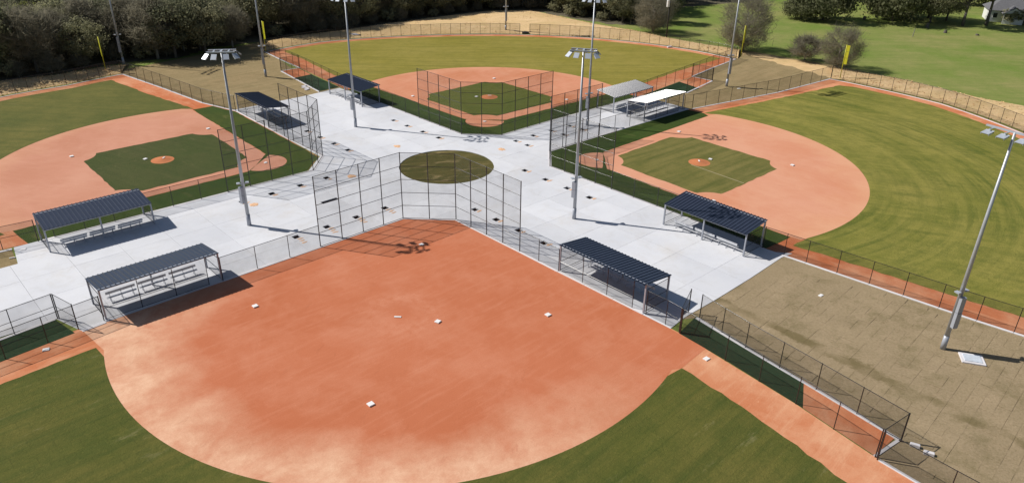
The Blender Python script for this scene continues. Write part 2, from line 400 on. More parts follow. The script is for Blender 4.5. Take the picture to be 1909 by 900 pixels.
# straw-covered bank behind the outfield fences: a real low bank, built across its width
def bank(name, inner, outer, hgt, seed):
    n = len(inner); V, F = [], []; k = 9
    rr = random.Random(seed)
    for i in range(n):
        a, b = inner[i], outer[i]
        for j in range(k+1):
            u = j/k; h = hgt*math.sin(math.pi*min(1, u*.95+.02))**1.2*(1+rr.uniform(-.12, .12)) + rr.uniform(0, .03)
            V.append((a[0]+(b[0]-a[0])*u, a[1]+(b[1]-a[1])*u, .012+(h if 0 < j < k else 0)))
    for i in range(n-1):
        for j in range(k):
            a = i*(k+1)+j; F.append((a, a+k+1, a+k+2, a+1))
    me = bpy.data.meshes.new(name); me.from_pydata(V, [], F); me.materials.append(BERM)
    for p in me.polygons: p.use_smooth = True
    if me.polygons[0].normal.z < 0: me.flip_normals()
    o = link(name, me); o['kind'] = 'structure'; return o
def resample(pts, n):
    L = [0]
    for a, b in zip(pts, pts[1:]): L.append(L[-1]+math.hypot(b[0]-a[0], b[1]-a[1]))
    return [(float(np.interp(L[-1]*k/(n-1), L, [p[0] for p in pts])), float(np.interp(L[-1]*k/(n-1), L, [p[1] for p in pts]))) for k in range(n)]
in2 = [W(2, *p) for p in arc_pts(2, -.7)][::-1]          # from left corner to right corner
out2 = [(-52.5, 165.6), (-50.5, 168.5), (-37.8, 178.8), (-29.8, 187.2), (-19.3, 196.8), (-7, 206.5), (4, 208), (15, 195.5), (19.7, 190), (29.6, 181.4), (33.8, 174.6), (39.9, 168.6), (48, 163.6)]
bank('straw_bank', resample(in2, 70), resample(out2, 70), .7, 1)
in1 = [W(1, *p) for p in arc_pts(1, -.7)][::-1]
in1 = resample(in1, 80)[:48]
out1 = [(62.5, 150.5), (66.5, 145.2), (72.2, 140.6), (76.5, 134.4), (80.3, 128), (84.9, 124), (92, 112), (98, 98), (102, 84)]
bank('straw_bank', in1, resample(out1, 48), .45, 2)
in3 = [W(3, *p) for p in arc_pts(3, -.6)]
in3 = resample(in3, 80)[:40]
out3 = [(-73, 142), (-75.1, 141.5), (-82.3, 133.6), (-89.1, 129.2), (-98, 122), (-106, 112), (-110, 100)]
bank('straw_bank', in3, resample(out3, 40), .35, 3)
def tufts(strips, n, seed):
    """dry straw stalks over the banks: nobody could count them"""
    g = random.Random(seed); b = MB()
    for q in range(n):
        inner, outer, h = strips[g.randrange(len(strips))]
        k = g.randrange(len(inner)-1); u = g.random(); f = g.random()
        a = [inner[k][c]*(1-f)+inner[k+1][c]*f for c in (0, 1)]; o_ = [outer[k][c]*(1-f)+outer[k+1][c]*f for c in (0, 1)]
        x, y = a[0]+(o_[0]-a[0])*u, a[1]+(o_[1]-a[1])*u; z = h*math.sin(math.pi*min(1, u*.95+.02))**1.2*.9
        for s_ in range(2):
            t = g.uniform(0, 6.28); w_ = g.uniform(.05, .15); hh = g.uniform(.05, .18); lx, ly = g.uniform(-.25, .25), g.uniform(-.25, .25)
            b.quad([(x-w_*math.cos(t), y-w_*math.sin(t), z), (x+w_*math.cos(t), y+w_*math.sin(t), z), (x+lx+w_*.5, y+ly, z+hh), (x+lx-w_*.5, y+ly, z+hh)])
    o = b.build('dry_straw_tufts', plain('dry_straw', alb(238, 204, 156), .95, 0, .25, .6, .1)); tag(o, 'dry straw coloured grass tufts on the banks behind the outfield fences', 'grass', kind='stuff')
tufts([(resample(in2, 70), resample(out2, 70), .7), (in1, resample(out1, 48), .45), (in3, resample(out3, 40), .35)], 5200, 9)
# dormant sod between the fields
sod_se = [E_EDGE[0], *E_EDGE, W(1, 31, -6.4), W(1, 48, -4.5), W(1, 80, -1), W(0, -1, 80), W(0, -3.3, 48), W(0, -6.9, 45.5), W(0, -9.2, 28)]
sheet('dormant_sod_ground', [*E_EDGE, W(1, 30.2, -6), W(1, 50, -3), W(1, 90, 10), W(0, 10, 90), W(0, -1.5, 48), W(0, -2.5, 44.8), W(0, -6.5, 45.5), W(0, -9.0, 27)], -.008, None)
sheet('dormant_sod_ground', [(-32.58, 125.18), W(2, -6, 31), W(2, -6, 48), W(2, -2, 66), (-53, 166), (-60, 156), (-70, 141), W(3, 62, 1), W(3, 45, 0), W(3, 24, -5.5)], -.008, SOD)
sheet('dormant_sod_ground', [(28.6, 118.3), (21.3, 126.6), W(2, 31, -5), W(2, 66, 2), (49, 163), (64, 150), W(1, 1, 67), W(1, 0, 40)], -.008, SOD)
sheet('dormant_sod_ground', [W(3, -5.5, 30.2), W(3, -10.2, 30.5), W(3, -10.2, 72), W(3, -3, 72)], -.008, SOD)
sheet('sod_patch_edge', [W(1, -.2, 66.4), W(1, 4, 66.9), (68, 141), (60, 152), (46, 163), (49.5, 157)], -.004, BERM, rough_edge=.5, seed=5)

# ------------------------------------------------------------------ plaza of concrete slabs, with footing pits cut through
PITS = [(-24.6, -5.9), (-20.95, -5.85), (-17.25, -5.8), (-13.5, -5.8), (-6.1, -12.8), (-6.1, -16.4), (-6.1, -20.0), (-6.2, -23.9),
        (-24.7, 6.3), (-21.1, 6.3), (-17.35, 6.4), (-13.7, 6.5), (6.6, -7.7), (6.4, -11.6), (6.4, -15.3), (6.3, -19.0),
        (6.0, 20.4), (6.0, 16.9), (6.1, 13.2), (6.2, 9.6), (-6.45, 24.2), (-6.4, 20.6), (-6.3, 17.0), (-6.3, 13.5),
        (13.6, 1.4), (17.1, 1.5), (20.7, 1.4), (24.5, 1.2), (13.6, -.95), (20.8, -.95), (24.6, -1.15)]
ROWS = ['behind the near backstop', 'right of the near backstop', 'along the left field fence', 'along the right field fence',
        'beside the far left dugout', 'behind the left backstop', 'behind the far backstop', 'behind the right backstop']
ph = .36
def pit_ring(p): return [P(p[0]+a*ph, p[1]+b*ph) for a, b in ((-1, -1), (1, -1), (1, 1), (-1, 1))]
pit_rings = [pit_ring(p) for p in PITS]
DRAIN = (-17.1, .05); drain_ring = [P(DRAIN[0]+a*1.05, DRAIN[1]+b*.32) for a, b in ((-1, -1), (1, -1), (1, 1), (-1, 1))]
CIRC = circ(PCX, PCY, 6.1, 72)
holes = pit_rings+[drain_ring]
def plaza():
    S = 4.58; gap = .011
    vs = []; es = []
    def ring(rg):
        b = len(vs); n = len(rg); vs.extend(Vector(p) for p in rg); es.extend((b+i, b+(i+1) % n) for i in range(n))
    ring(PLAZA); ring(CIRC)
    for h in holes: ring(h)
    for k in range(-18, 19):
        for d in (-gap, gap):
            q = (k+.5)*S+d
            for a, b in ((P(q, -85), P(q, 85)), (P(-85, q), P(85, q))):
                n = len(vs); vs.extend((Vector(a), Vector(b))); es.append((n, n+1))
    v, e, f, *_ = delaunay_2d_cdt(vs, es, [], 0, 1e-6)
    root = empty('concrete_plaza', (PCX, PCY, 0)); root['kind'] = 'structure'
    c, s = math.cos(-PARK_T), math.sin(-PARK_T)
    cells = {}; sub = []
    for t in f:
        x = sum(v[i].x for i in t)/3; y = sum(v[i].y for i in t)/3
        if not inside((x, y), PLAZA) or math.hypot(x-PCX, y-PCY) < 6.08 or any(inside((x, y), h) for h in holes): continue
        a, b, d = (v[i] for i in t)
        if (b.x-a.x)*(d.y-a.y)-(b.y-a.y)*(d.x-a.x) < 0: t = tuple(reversed(t))
        sub.append(tuple(t))
        lx = c*(x-PCX)-s*(y-PCY); ly = s*(x-PCX)+c*(y-PCY)
        ux = lx/S-.5; uy = ly/S-.5
        if abs(ux-round(ux))*S < gap or abs(uy-round(uy))*S < gap: continue
        cells.setdefault((math.floor(ux), math.floor(uy)), []).append(tuple(t))
    me = bpy.data.meshes.new('slab_bedding'); me.from_pydata([(q.x-PCX, q.y-PCY, -.05) for q in v], [], sub); me.materials.append(M_base)
    link('slab_bedding', me, root)
    for key, tris in cells.items():
        edges = {}
        for t in tris:
            for i in range(3): edges[(t[i], t[(i+1) % 3])] = 1
        idx = {}; V = []; F = []
        dz = rnd.uniform(-.003, .003)
        def vid(i, lo):
            k = (i, lo)
            if k not in idx: idx[k] = len(V); V.append((v[i].x-PCX, v[i].y-PCY, (-.12 if lo else ZP+dz)))
            return idx[k]
        for t in tris: F.append(tuple(vid(i, 0) for i in t))
        for (a, b) in edges:
            if (b, a) not in edges: F.append((vid(b, 0), vid(a, 0), vid(a, 1), vid(b, 1)))
        me = bpy.data.meshes.new('concrete_slab'); me.from_pydata(V, [], F); me.materials.append(M_con)
        link('concrete_slab', me, root)
plaza()
def blob(rx, ry, h, seed, n=14, rings=3):
    rr = random.Random(seed); V = [(0, 0, h)]; F = []
    jit = [rr.uniform(.65, 1.2) for _ in range(n)]
    for k in range(1, rings+1):
        u = k/rings
        for i in range(n):
            t = 2*math.pi*i/n; V.append((rx*u*jit[i]*math.cos(t), ry*u*jit[i]*math.sin(t), h*(1-u*u)*rr.uniform(.7, 1.1)))
    for i in range(n): F.append((0, 1+i, 1+(i+1) % n))
    for k in range(rings-1):
        for i in range(n):
            a = 1+k*n+i; b = 1+k*n+(i+1) % n; F.append((a, a+n, b+n, b))
    return V, F
ordn = ['first', 'second', 'third', 'fourth']
for k, p in enumerate(PITS):
    row = min(k//4, 7) if k < 28 else 7; j = k-row*4
    e = empty('footing_pit', (*P(*p), 0), PARK_T)
    outward = row in (0, 2, 4, 5)
    order = ordn[3-j] if outward else ordn[j]
    tag(e, 'square footing pit, %s from the grass circle in the row %s' % (order, ROWS[row]), 'pit', 'square footing pits in the concrete plaza')
    b = MB(); a = ph
    for q in (((-a,-a),(a,-a)), ((a,-a),(a,a)), ((a,a),(-a,a)), ((-a,a),(-a,-a))):
        (x0, y0), (x1, y1) = q; b.quad([(x0, y0, -.55), (x0, y0, ZP-.04), (x1, y1, ZP-.04), (x1, y1, -.55)])
    b.quad([(-a,-a,-.5), (a,-a,-.5), (a,a,-.5), (-a,a,-.5)])
    b.build('pit_lining', M_dsoil, e)
    big_spill = row == 0
    # loose soil shovelled out on the slab
    dx, dy = (Matrix.Rotation(-PARK_T, 2) @ Vector((.62, -.30)))[:]
    for s_ in range(3 if big_spill else 1):
        sc_ = 1 if not big_spill else .85
        V, F = blob(.42*sc_*rnd.uniform(.8, 1.2), .19*sc_, .04, k*7+s_)
        me = bpy.data.meshes.new('soil_spill'); me.from_pydata(V, [], F); me.materials.append(M_soil)
        q = (Matrix.Rotation(-PARK_T, 2) @ Vector((.52+.33*s_, -.42-.42*s_)))
        link('soil_spill', me, e, (q.x, q.y, ZP+.004), rnd.uniform(-.2, .2))
for k, (x, y) in enumerate([(-.4, 10.4), (9.7, .1), (-11.1, 4.9), (-24.2, 4.7)]):
    V, F = blob(.55, .55, .05, 90+k, 18)
    me = bpy.data.meshes.new('soil_filled_hole'); me.from_pydata(V, [], F); me.materials.append(M_soil)
    o = link('soil_filled_hole', me, None, (*P(x, y), ZP+.004), .3*k)
    tag(o, ['round patch of orange soil on the concrete above the grass circle', 'round patch of orange soil right of the grass circle', 'round patch of orange soil between circle and left backstop', 'round patch of orange soil beside the left light pole'][k], 'soil patch', 'round soil patches on the plaza')
e = empty('trench_drain', (*P(*DRAIN), 0), PARK_T); tag(e, 'long dark trench drain in the plaza left of the grass circle', 'drain')
b = MB(); b.box(-1.05, -.32, -.3, 1.05, .32, -.22); b.build('channel', M_iron, e)
b = MB()
for k in range(20): b.box(-1.03+k*.105, -.315, -.10, -1.0+k*.105, .315, -.05)
b.build('grate', M_iron, e)
sheet('grass_circle', circ(PCX, PCY, 6.12, 72), -.035, GC)

# ------------------------------------------------------------------ fields
for i in range(4):
    base = [(-2.2, -6.2), *( [(13, -6.5)] if i == 3 else [(18, -6.2)]), *foul_u(i), *arc_pts(i)[1:-1], *foul_v(i)[::-1], (-6.2, 18), (-6.2, -2.2)]
    fsheet(i, 'warning_track', base, .004, TRACK if i else TRACK0)
    gi = [G0, G1, G2, G3][i]
    ia = infield_arc(i)
    # outfield grass
    w_ = 2.2 if i == 2 else (2.6 if i in (1, 3) else 3.0)
    if i == 0: ue, ve = [(30.6, -2.3), (37, -2.0), (63, 1.0)], [(-2.2, 30.7), (-1.4, 37.3), (.1, 45.2), (2.2, 62.4)]
    elif i == 1: ue, ve = [(30.4, -3.4), (34.2, -2.8), (44, -1.8), (52, -.8), (63, .8)], [(-3.0, 29.2), (-.3, 43.4), (2.9, 62.6)]
    elif i == 2: ue, ve = [(30.2, -2.6), (39.6, -1.0), (50.2, .1), (64.6, .7)], [(-2.9, 30.4), (-2.5, 39.2), (-.7, 52.3), (-.1, 62.4)]
    else: ue, ve = [(29.4, -2.1), (41.7, .3), (55.4, 2.2)], [(-2.2, 30), (-1, 45), (2, 57)]
    a0 = math.atan2(ue[-1][1], ue[-1][0]); a1 = math.atan2(ve[-1][1], ve[-1][0])
    outer = arc_pts(i, w_, a0, a1)
    fsheet(i, 'outfield_grass', [*ue, *outer[1:-1], *ve[::-1], *ia[::-1][1:-1]], .018, gi, rough_edge=.12, seed=i)
    dm = [ORANGE0, PINK1, PINK2, PINK3][i]
    if i == 0:
        fsheet(i, 'infield_dirt', [(-2.2, -6.15), (28.6, -6.0), (30.6, -5.4), *ia, (-2.2, 30.7), (-5.9, 30.4), (-6.15, 26), (-6.15, -2.2)], .010, dm)
    else:
        hc = circ(.3, .3, 2.95, 30, R(-32), R(-238))
        # base-path strips, home circle and the skinned arc in one outline
        fsheet(i, 'infield_dirt', [*ia, (-1.7, 29), (-1.25, 3.0), *circ(.35, .35, 2.9, 24, R(122), R(328)), (3.0, -1.25), (29, -1.7)], .010, dm)
        # grass diamond with bites round each base
        g = []
        g += circ(.35, .35, 3.2, 14, R(80), R(8))
        g += [(15.2, .75)] + circ(18.29, 0, 2.85, 14, R(163), R(100)) + [(17.65, 3.0)]
        g += [(17.65, 15.4)] + circ(18.29, 18.29, 2.85, 14, R(258), R(192)) + [(15.4, 17.65)]
        g += [(3.0, 17.65)] + circ(0, 18.29, 2.85, 14, R(-10), R(-73)) + [(.75, 15.3)]
        gm = [None, G1i, G2i, G3i][i]
        fsheet(i, 'infield_grass', g, .018, gm, rough_edge=.09, seed=20+i)
        # grass between base path and fence
        ux = 22.9 if i == 3 else 28.6
        fu = [(3.2, -1.35)] + [(29.2 if i != 3 else 29, -1.75)] + ([(28.9, -6.1)] if i != 3 else [(29, -4.9), (24, -6.4)]) + [(-2.2, -6.15), (-6.15, -2.2)]
        fv = ([(-6.1, 28.7 if i != 1 else 28.4), (-1.75, 29.2)] if i != 1 else [(-6.0, 28.6), (-3.0, 29.1), (-1.7, 28.4)]) + [(-1.35, 3.2)]
        fsheet(i, 'foul_grass', [*circ(.35, .35, 2.93, 24, R(122), R(328))[::-1], *fu, *fv], .014, GF, rough_edge=.07, seed=30+i)
    # pitcher's mound, bases and plates
    if i:
        V, F = blob(1.55, 1.55, .22, 5+i, 28, 5)
        rr = random.Random(i); V = []; F = []
        n, rings = 32, 6
        V = [(0, 0, .25)]
        for k in range(1, rings+1):
            u = k/rings
            for q in range(n):
                t = 2*math.pi*q/n; V.append((1.42*u*math.cos(t), 1.42*u*math.sin(t), .25*(.5+.5*math.cos(math.pi*u))))
        for q in range(n): F.append((0, 1+q, 1+(q+1) % n))
        for k in range(rings-1):
            for q in range(n):
                a = 1+k*n+q; b_ = 1+k*n+(q+1) % n; F.append((a, a+n, b_+n, b_))
        me = bpy.data.meshes.new('pitching_mound'); me.from_pydata(V, [], F); me.materials.append(MOUND)
        for pp in me.polygons: pp.use_smooth = True
        o = link('pitching_mound', me, None, (*W(i, 9.6, 9.8), .02)); o['kind'] = 'structure'
base_me = MB(); 
def bevel_box(sx, sy, sz, bv):
    bm = bmesh.new(); bmesh.ops.create_cube(bm, size=1)
    for v in bm.verts: v.co = (v.co.x*sx, v.co.y*sy, (v.co.z+.5)*sz)
    bmesh.ops.bevel(bm, geom=[e_ for e_ in bm.edges], offset=bv, segments=2, affect='EDGES')
    me = bpy.data.meshes.new('block'); bm.to_mesh(me); bm.free(); me.materials.append(M_white); return me
base_me = bevel_box(.46, .46, .10, .02); plate_me = bevel_box(.62, .18, .05, .012)
hb = MB()
hp = [(-.28, 0), (0, -.28), (.28, 0-.0), (.28, .28), (-.0, .28)]
hp = [(-.05, -.05), (.38, -.05), (.38, .17), (.17, .38), (-.05, .38)]
hb.quad([(x, y, .06) for x, y in hp])
for k in range(5):
    a, b_ = hp[k], hp[(k+1) % 5]; hb.quad([(*a, .0), (*b_, .0), (*b_, .06), (*a, .06)])
home_me = hb.mesh('home_plate', M_white)
side_names = [('first', 'third'), ('first', 'third'), ('first', 'third'), ('first', 'third')]
for i in range(4):
    z = .02
    nm = FN[i]
    o = link('home_plate', home_me, None, (*W(i, 0, 0), z), FLD[i][1]); tag(o, 'white home plate at the point of the %s field infield' % nm, 'home plate', 'home plates')
    # (0,S) and (S,0): the outer left and right corners as the picture shows them
    lab = {0: {'u': 'on the left of the near orange infield', 'v': 'on the right of the near orange infield', 's': 'nearest the camera on the near orange infield'},
           1: {'u': 'beside the dark roof of the right field dugout', 'v': 'near the white roofed dugout of the right field', 's': 'on the pink arc of the right field'},
           2: {'u': 'on the right base path of the far field', 'v': 'on the left base path of the far field', 's': 'at the top of the far field infield'},
           3: {'u': 'on the upper base path of the left field', 'v': 'behind the left field dugout roof', 's': 'out on the pink arc of the left field'}}[i]
    for key, (x, y) in (('u', (18.29, .2)), ('v', (.1, 18.29)), ('s', (18.29, 18.29))):
        o = link('base_bag', base_me, None, (*W(i, x, y), z), FLD[i][1]+rnd.uniform(-.06, .06)); tag(o, 'white square base bag %s' % lab[key], 'base', 'white base bags')
pl = [(0, 10.0, 9.9, 'pale pitching plate in the middle of the near orange infield'), (1, 9.6, 9.7, 'white pitching plate on top of the right field mound'), (2, 9.7, 9.8, 'white pitching plate on top of the far field mound'), (3, 9.6, 9.6, 'white pitching plate on top of the left field mound')]
for i, x, y, l in pl:
    o = link('pitching_plate', plate_me, None, (*W(i, x, y), .02 if i == 0 else .25), FLD[i][1]+R(-45)); tag(o, l, 'pitching plate', 'pitching plates')
for i, x, y, l in ((0, 7.9, 12.8, 'small white block on the near infield right of the pitching plate'), (1, 9.9, 11.9, 'white block on the grass just behind the right field mound'), (2, 8.0, 11.2, 'white block on the grass beside the far field mound'), (3, 11.2, 11.4, 'white block on the grass left of the left field mound')):
    o = link('white_block', base_me, None, (*W(i, x, y), .02), FLD[i][1]+.3); tag(o, l, 'marker block', 'white marker blocks')
# bare strip in the right infield
fsheet(1, 'bare_strip', [(9.4, 8.35), (9.4, 8.2), (17.55, 7.8), (17.55, 7.95)], .023, plain('sand_strip', alb(168, 156, 120), .95))

# bullpens: turf lane and clay end
BP = []
def bullpen(i, turf, clay):
    fsheet(i, 'bullpen_turf', turf, .022, TURF); fsheet(i, 'bullpen_clay', clay, .021, TRACK)
bullpen(0, [(-9.5, 27.0), (-7.9, 37.9), (-4.75, 39.5), (-5.7, 32.4), (-6.1, 27.6)], [(-7.9, 37.9), (-6.7, 45.4), (-3.7, 45.2), (-4.75, 39.5)])
bullpen(0, [(31.8, -8.9), (31.2, -5.7), (36, -5.2), (42, -4.6), (42, -7.9)], [(42, -7.9), (42, -4.6), (48, -4), (48, -7.2)])
bullpen(2, [(-10.2, 31.0), (-6.2, 31.2), (-5.4, 42), (-9.1, 41.6)], [(-9.1, 41.6), (-5.4, 42), (-4.9, 47.6), (-8.2, 47.6)])
bullpen(2, [(31, -6.2), (31, -10.3), (41.6, -10.0), (42.6, -5.0)], [(42.6, -5.0), (41.6, -10.0), (48, -8.6), (48, -4.4)])

# ------------------------------------------------------------------ fences
post_me = {}
def post_mesh(h, r):
    k = (round(h, 2), r)
    if k not in post_me:
        b = MB(); b.tube((0, 0, 0), (0, 0, h), r, n=8); b.tube((0, 0, h), (0, 0, h+.05), r*1.15, r*.5, n=8)
        post_me[k] = b.mesh('fence_post', M_black, False)
    return post_me[k]
rail_unit = None
def rail(parent, name, a, b_, r):
    global rail_unit
    if rail_unit is None: rail_unit = MB().tube((0, 0, 0), (1, 0, 0), 1, n=8).mesh('fence_rail', M_black, True)
    a, b_ = Vector(a), Vector(b_); d = b_-a
    o = link(name, rail_unit, parent, a); o.rotation_euler = (0, -math.atan2(d.z, math.hypot(d.x, d.y)), math.atan2(d.y, d.x)); o.scale = (d.length, r, r); return o
def fence(name, label, cat, pts, h=2.4, sp_=3.05, rails=(), group=None, pr=.035, rr_=.026, z0=.0, ends=True):
    pts = [Vector((p[0], p[1], 0)) for p in pts]
    o0 = pts[0]
    root = empty(name, (o0.x, o0.y, 0)); tag(root, label, cat, group)
    mb = MB(); s = 0.0
    first = True
    for k, (a, b_) in enumerate(zip(pts, pts[1:])):
        L = (b_-a).length; n = max(1, round(L/sp_))
        A, B = a-o0, b_-o0
        mb.quad([(A.x, A.y, .04), (B.x, B.y, .04), (B.x, B.y, h-.02), (A.x, A.y, h-.02)], [(s, 0), (s+L, 0), (s+L, h), (s, h)])
        s += L
        for q in range(n+1):
            if q == 0 and not first: continue
            p = A+(B-A)*q/n
            corner = (q == 0) or (q == n and k == len(pts)-2)
            link('fence_post', post_mesh(h, pr*1.35 if corner else pr), root, p)
        first = False
        rail(root, 'top_rail', (A.x, A.y, h), (B.x, B.y, h), rr_)
        for zr in rails: rail(root, 'mid_rail', (A.x, A.y, zr), (B.x, B.y, zr), rr_*.9)
    mb.build('chain_link', M_chain, root)
    return root
curb_me = MB().box(0, -.5, -.1, 1, .5, 0).mesh('curb_piece', M_curb)
def curb(pts, w_=.34, piece=3.05, z=.05, name='concrete_mow_strip'):
    root = empty(name, (*pts[0], 0)); root['kind'] = 'structure'
    o0 = Vector((*pts[0], 0))
    for a, b_ in zip(pts, pts[1:]):
        a, b_ = Vector((*a, 0)), Vector((*b_, 0)); d = b_-a; L = d.length; n = max(1, round(L/piece)); g = .03
        for q in range(n):
            p = a+d*(q/n)
            o = link('curb_piece', curb_me, root, (p.x-o0.x, p.y-o0.y, z), math.atan2(d.y, d.x)); o.scale = (L/n-g, w_, 1)
def WL(i, pts): return [W(i, *p) for p in pts]
def backstop(i):
    A, B, Cc, D = (8.1, -6.2), (-2.2, -6.35), (-6.35, -2.25), (-6.35, 7.9)
    if i == 3: A, B, Cc, D = (8.1, -6.6), (-2.2, -6.8), (-6.2, -3.2), (-6.2, 7.9)
    H = 7.6
    root = empty('backstop_fence', (*W(i, *B), 0)); o0 = Vector((*W(i, *B), 0))
    tag(root, 'tall black chain-link backstop with six rails behind home plate of the %s field' % FN[i], 'backstop', 'tall black backstops')
    mb = MB()
    for (a, b_, n) in ((A, B, 4), (B, Cc, 2), (Cc, D, 4)):
        a, b_ = Vector((*W(i, *a), 0))-o0, Vector((*W(i, *b_), 0))-o0; L = (b_-a).length
        mb.quad([(a.x, a.y, .04), (b_.x, b_.y, .04), (b_.x, b_.y, H), (a.x, a.y, H)], [(0, 0), (L, 0), (L, H), (0, H)])
        for q in range(n+1):
            if q == 0 and not (a-(Vector((*W(i, *A), 0))-o0)).length < 1e-4: continue
            link('fence_post', post_mesh(H, .05), root, a+(b_-a)*q/n)
        for k in range(6):
            rail(root, 'cross_rail', (a.x, a.y, .06+k*(H-.06)/5), (b_.x, b_.y, .06+k*(H-.06)/5), .028)
    mb.build('chain_link', M_chain_bs, root)
    curb(WL(i, [A, B]), .42, 2.55); curb(WL(i, [B, Cc]), .42, 2.9); curb(WL(i, [Cc, D]), .42, 2.55)
    return A, D
GRP = 'black chain-link fences round the ball fields'
DUG = {0: ((18.4, 28.7, -6.05), (13.4, 23.7, -6.3)), 1: ((18.3, 28.4, -6.1), (18.1, 28.1, -6.3)), 2: ((18.4, 28.3, -6.3), (18.4, 28.3, -6.3)), 3: ((13.2, 23.6, -6.7), (17.4, 27.6, -6.2))}
for i in range(4):
    A, D = backstop(i)
    (u0, u1, uy), (v0, v1, vx) = DUG[i]
    fence('side_fence', 'low black chain-link fence from backstop to dugout, %s of the %s field' % (['left side', 'lower right side', 'right side', 'upper side'][i], FN[i]), 'fence', WL(i, [A, (u0, uy)]), group=GRP)
    fence('side_fence', 'low black chain-link fence from backstop to dugout, %s of the %s field' % (['right side', 'upper side', 'left side', 'lower side'][i], FN[i]), 'fence', WL(i, [D, (vx, v0)]), group=GRP)
    curb(WL(i, [A, (u0, uy)]), .42); curb(WL(i, [D, (vx, v0)]), .42)
    curb(WL(i, [(u0, uy), (u1, uy)]), .36); curb(WL(i, [(vx, v0), (vx, v1)]), .36)
# near field, right side: gate, bullpen, foul fence
fence('gate_fence', 'black chain-link gate panel at the end of the near right dugout', 'gate', WL(0, [(-6.35, 23.9), (-6.35, 26.0), (-6.2, 27.6)]), rails=(1.2,), group=GRP, sp_=2.0)
fence('gate_fence', 'short black two-rail fence across the end of the near right dugout', 'fence', WL(0, [(-6.25, 27.5), (-9.4, 26.2)]), rails=(1.2,), group=GRP)
fence('bullpen_fence', 'black fence between the near right bullpen and the clay track', 'fence', WL(0, [(-6.15, 27.7), (-5.6, 32.4), (-4.8, 38.9), (-3.6, 45.3)]), group=GRP, sp_=3.4)
fence('bullpen_fence', 'black fence between the near right bullpen and the tan sod', 'fence', WL(0, [(-9.35, 27.4), (-8.4, 32.5), (-7.5, 39.1), (-6.5, 45.8)]), group=GRP, sp_=3.4)
fence('bullpen_fence', 'black end fence closing the near right bullpen', 'fence', WL(0, [(-3.65, 45.4), (-6.45, 45.8)]), group=GRP)
fence('foul_fence', 'black foul line fence leaving the frame at the lower right corner', 'fence', WL(0, [(-3.45, 45.5), (-3.1, 50), (-2.4, 65.4)]), group=GRP)
curb(WL(0, [(-9.2, 27.2), (-8.4, 32.5), (-7.5, 39.1), (-6.5, 45.7)]), .3, 2.3); curb(WL(0, [(-6.4, 45.65), (-3.6, 45.25)]), .22, 3); curb(WL(0, [(-3.5, 45.6), (-3.1, 50), (-2.4, 65.4)]), .25)
# near field, left side
fence('bullpen_fence', 'black fence along the clay track at the left edge of the near field', 'fence', WL(0, [(28.8, -6.05), (33.2, -5.6), (48.5, -4.2)]), rails=(1.2,), group=GRP)
fence('bullpen_fence', 'black fence behind the dark turf at the left edge of the frame', 'fence', WL(0, [(31.6, -9.0), (48, -7.3)]), rails=(1.2,), group=GRP)
fence('gate_fence', 'short black chain-link gate at the end of the left turf lane', 'gate', WL(0, [(31.5, -8.9), (30.8, -6.1)]), rails=(1.2,), group=GRP)
curb(WL(0, [(31.8, -9.0), (48, -7.3)]), .3); curb(WL(0, [(28.8, -5.75), (30.7, -5.6)]), .4)
# right field
fu = foul_u(1); fv = foul_v(1)
fence('foul_fence', 'black foul fence with white curb beside the tan sod at right', 'fence', WL(1, fu), group=GRP)
curb(WL(1, [(x, y-.12) for x, y in fu]), .26)
fence('foul_fence', 'black foul fence from the white roofed dugout to the yellow foul pole', 'fence', WL(1, fv[1:]), group=GRP)
fence('gate_fence', 'black two-rail gate beside the white roofed dugout', 'gate', WL(1, [fv[0], fv[1]]), rails=(1.2,), group=GRP)
curb(WL(1, fv[1:]), .26)
arc1 = arc_pts(1)
fence('outfield_fence', 'curved black outfield fence of the right field below the meadow', 'fence', WL(1, arc1[::-1][:30]), group=GRP, sp_=3.2)
curb(WL(1, [(x*.994, y*.994) for x, y in arc1[::-1][:30]]), .25)
# far field
arc2 = arc_pts(2)
fence('outfield_fence', 'curved black outfield fence of the far field before the straw bank', 'fence', WL(2, arc2[::-1][:27]), group=GRP, sp_=3.2)
fence('outfield_fence', 'right half of the curved far field fence below the trees', 'fence', WL(2, arc2[::-1][28:]), group=GRP, sp_=3.2)
fence('gate_fence', 'open black gate leaf in the middle of the far outfield fence', 'gate', WL(2, [arc2[::-1][28], arc2[::-1][27]]), rails=(1.2,), group=GRP)
curb(WL(2, [(x*.996, y*.996) for x, y in arc2[::-1]]), .22)
for nm_, ptsF, ptsB, ptsE in (('left', foul_v(2)[:2], [(-10.3, 30.6), (-8.4, 47.6)], [(-4.7, 47.6), (-8.3, 47.7)]), ('right', foul_u(2)[:2], [(37.2, -10.3), (47.8, -8.5)], [(47.6, -4.3), (47.8, -8.4)])):
    fence('bullpen_fence', 'black fence along the clay in front of the far %s bullpen' % nm_, 'fence', WL(2, ptsF), group=GRP)
    fence('bullpen_fence', 'black fence between the far %s bullpen and the dry sod' % nm_, 'fence', WL(2, ptsB), group=GRP)
    fence('bullpen_fence', 'short black end fence of the far %s bullpen' % nm_, 'fence', WL(2, ptsE), group=GRP)
    curb(WL(2, ptsB), .3, 1.5 if nm_ == 'left' else 3.0); curb(WL(2, ptsE), .25, 4)
fence('foul_fence', 'black foul fence reaching the left corner of the far field', 'fence', WL(2, foul_v(2)[1:]), group=GRP)
fence('foul_fence', 'black foul fence reaching the right corner of the far field', 'fence', WL(2, foul_u(2)[1:]), group=GRP)
curb(WL(2, foul_v(2)[1:]), .3); curb(WL(2, foul_u(2)[1:]), .25)
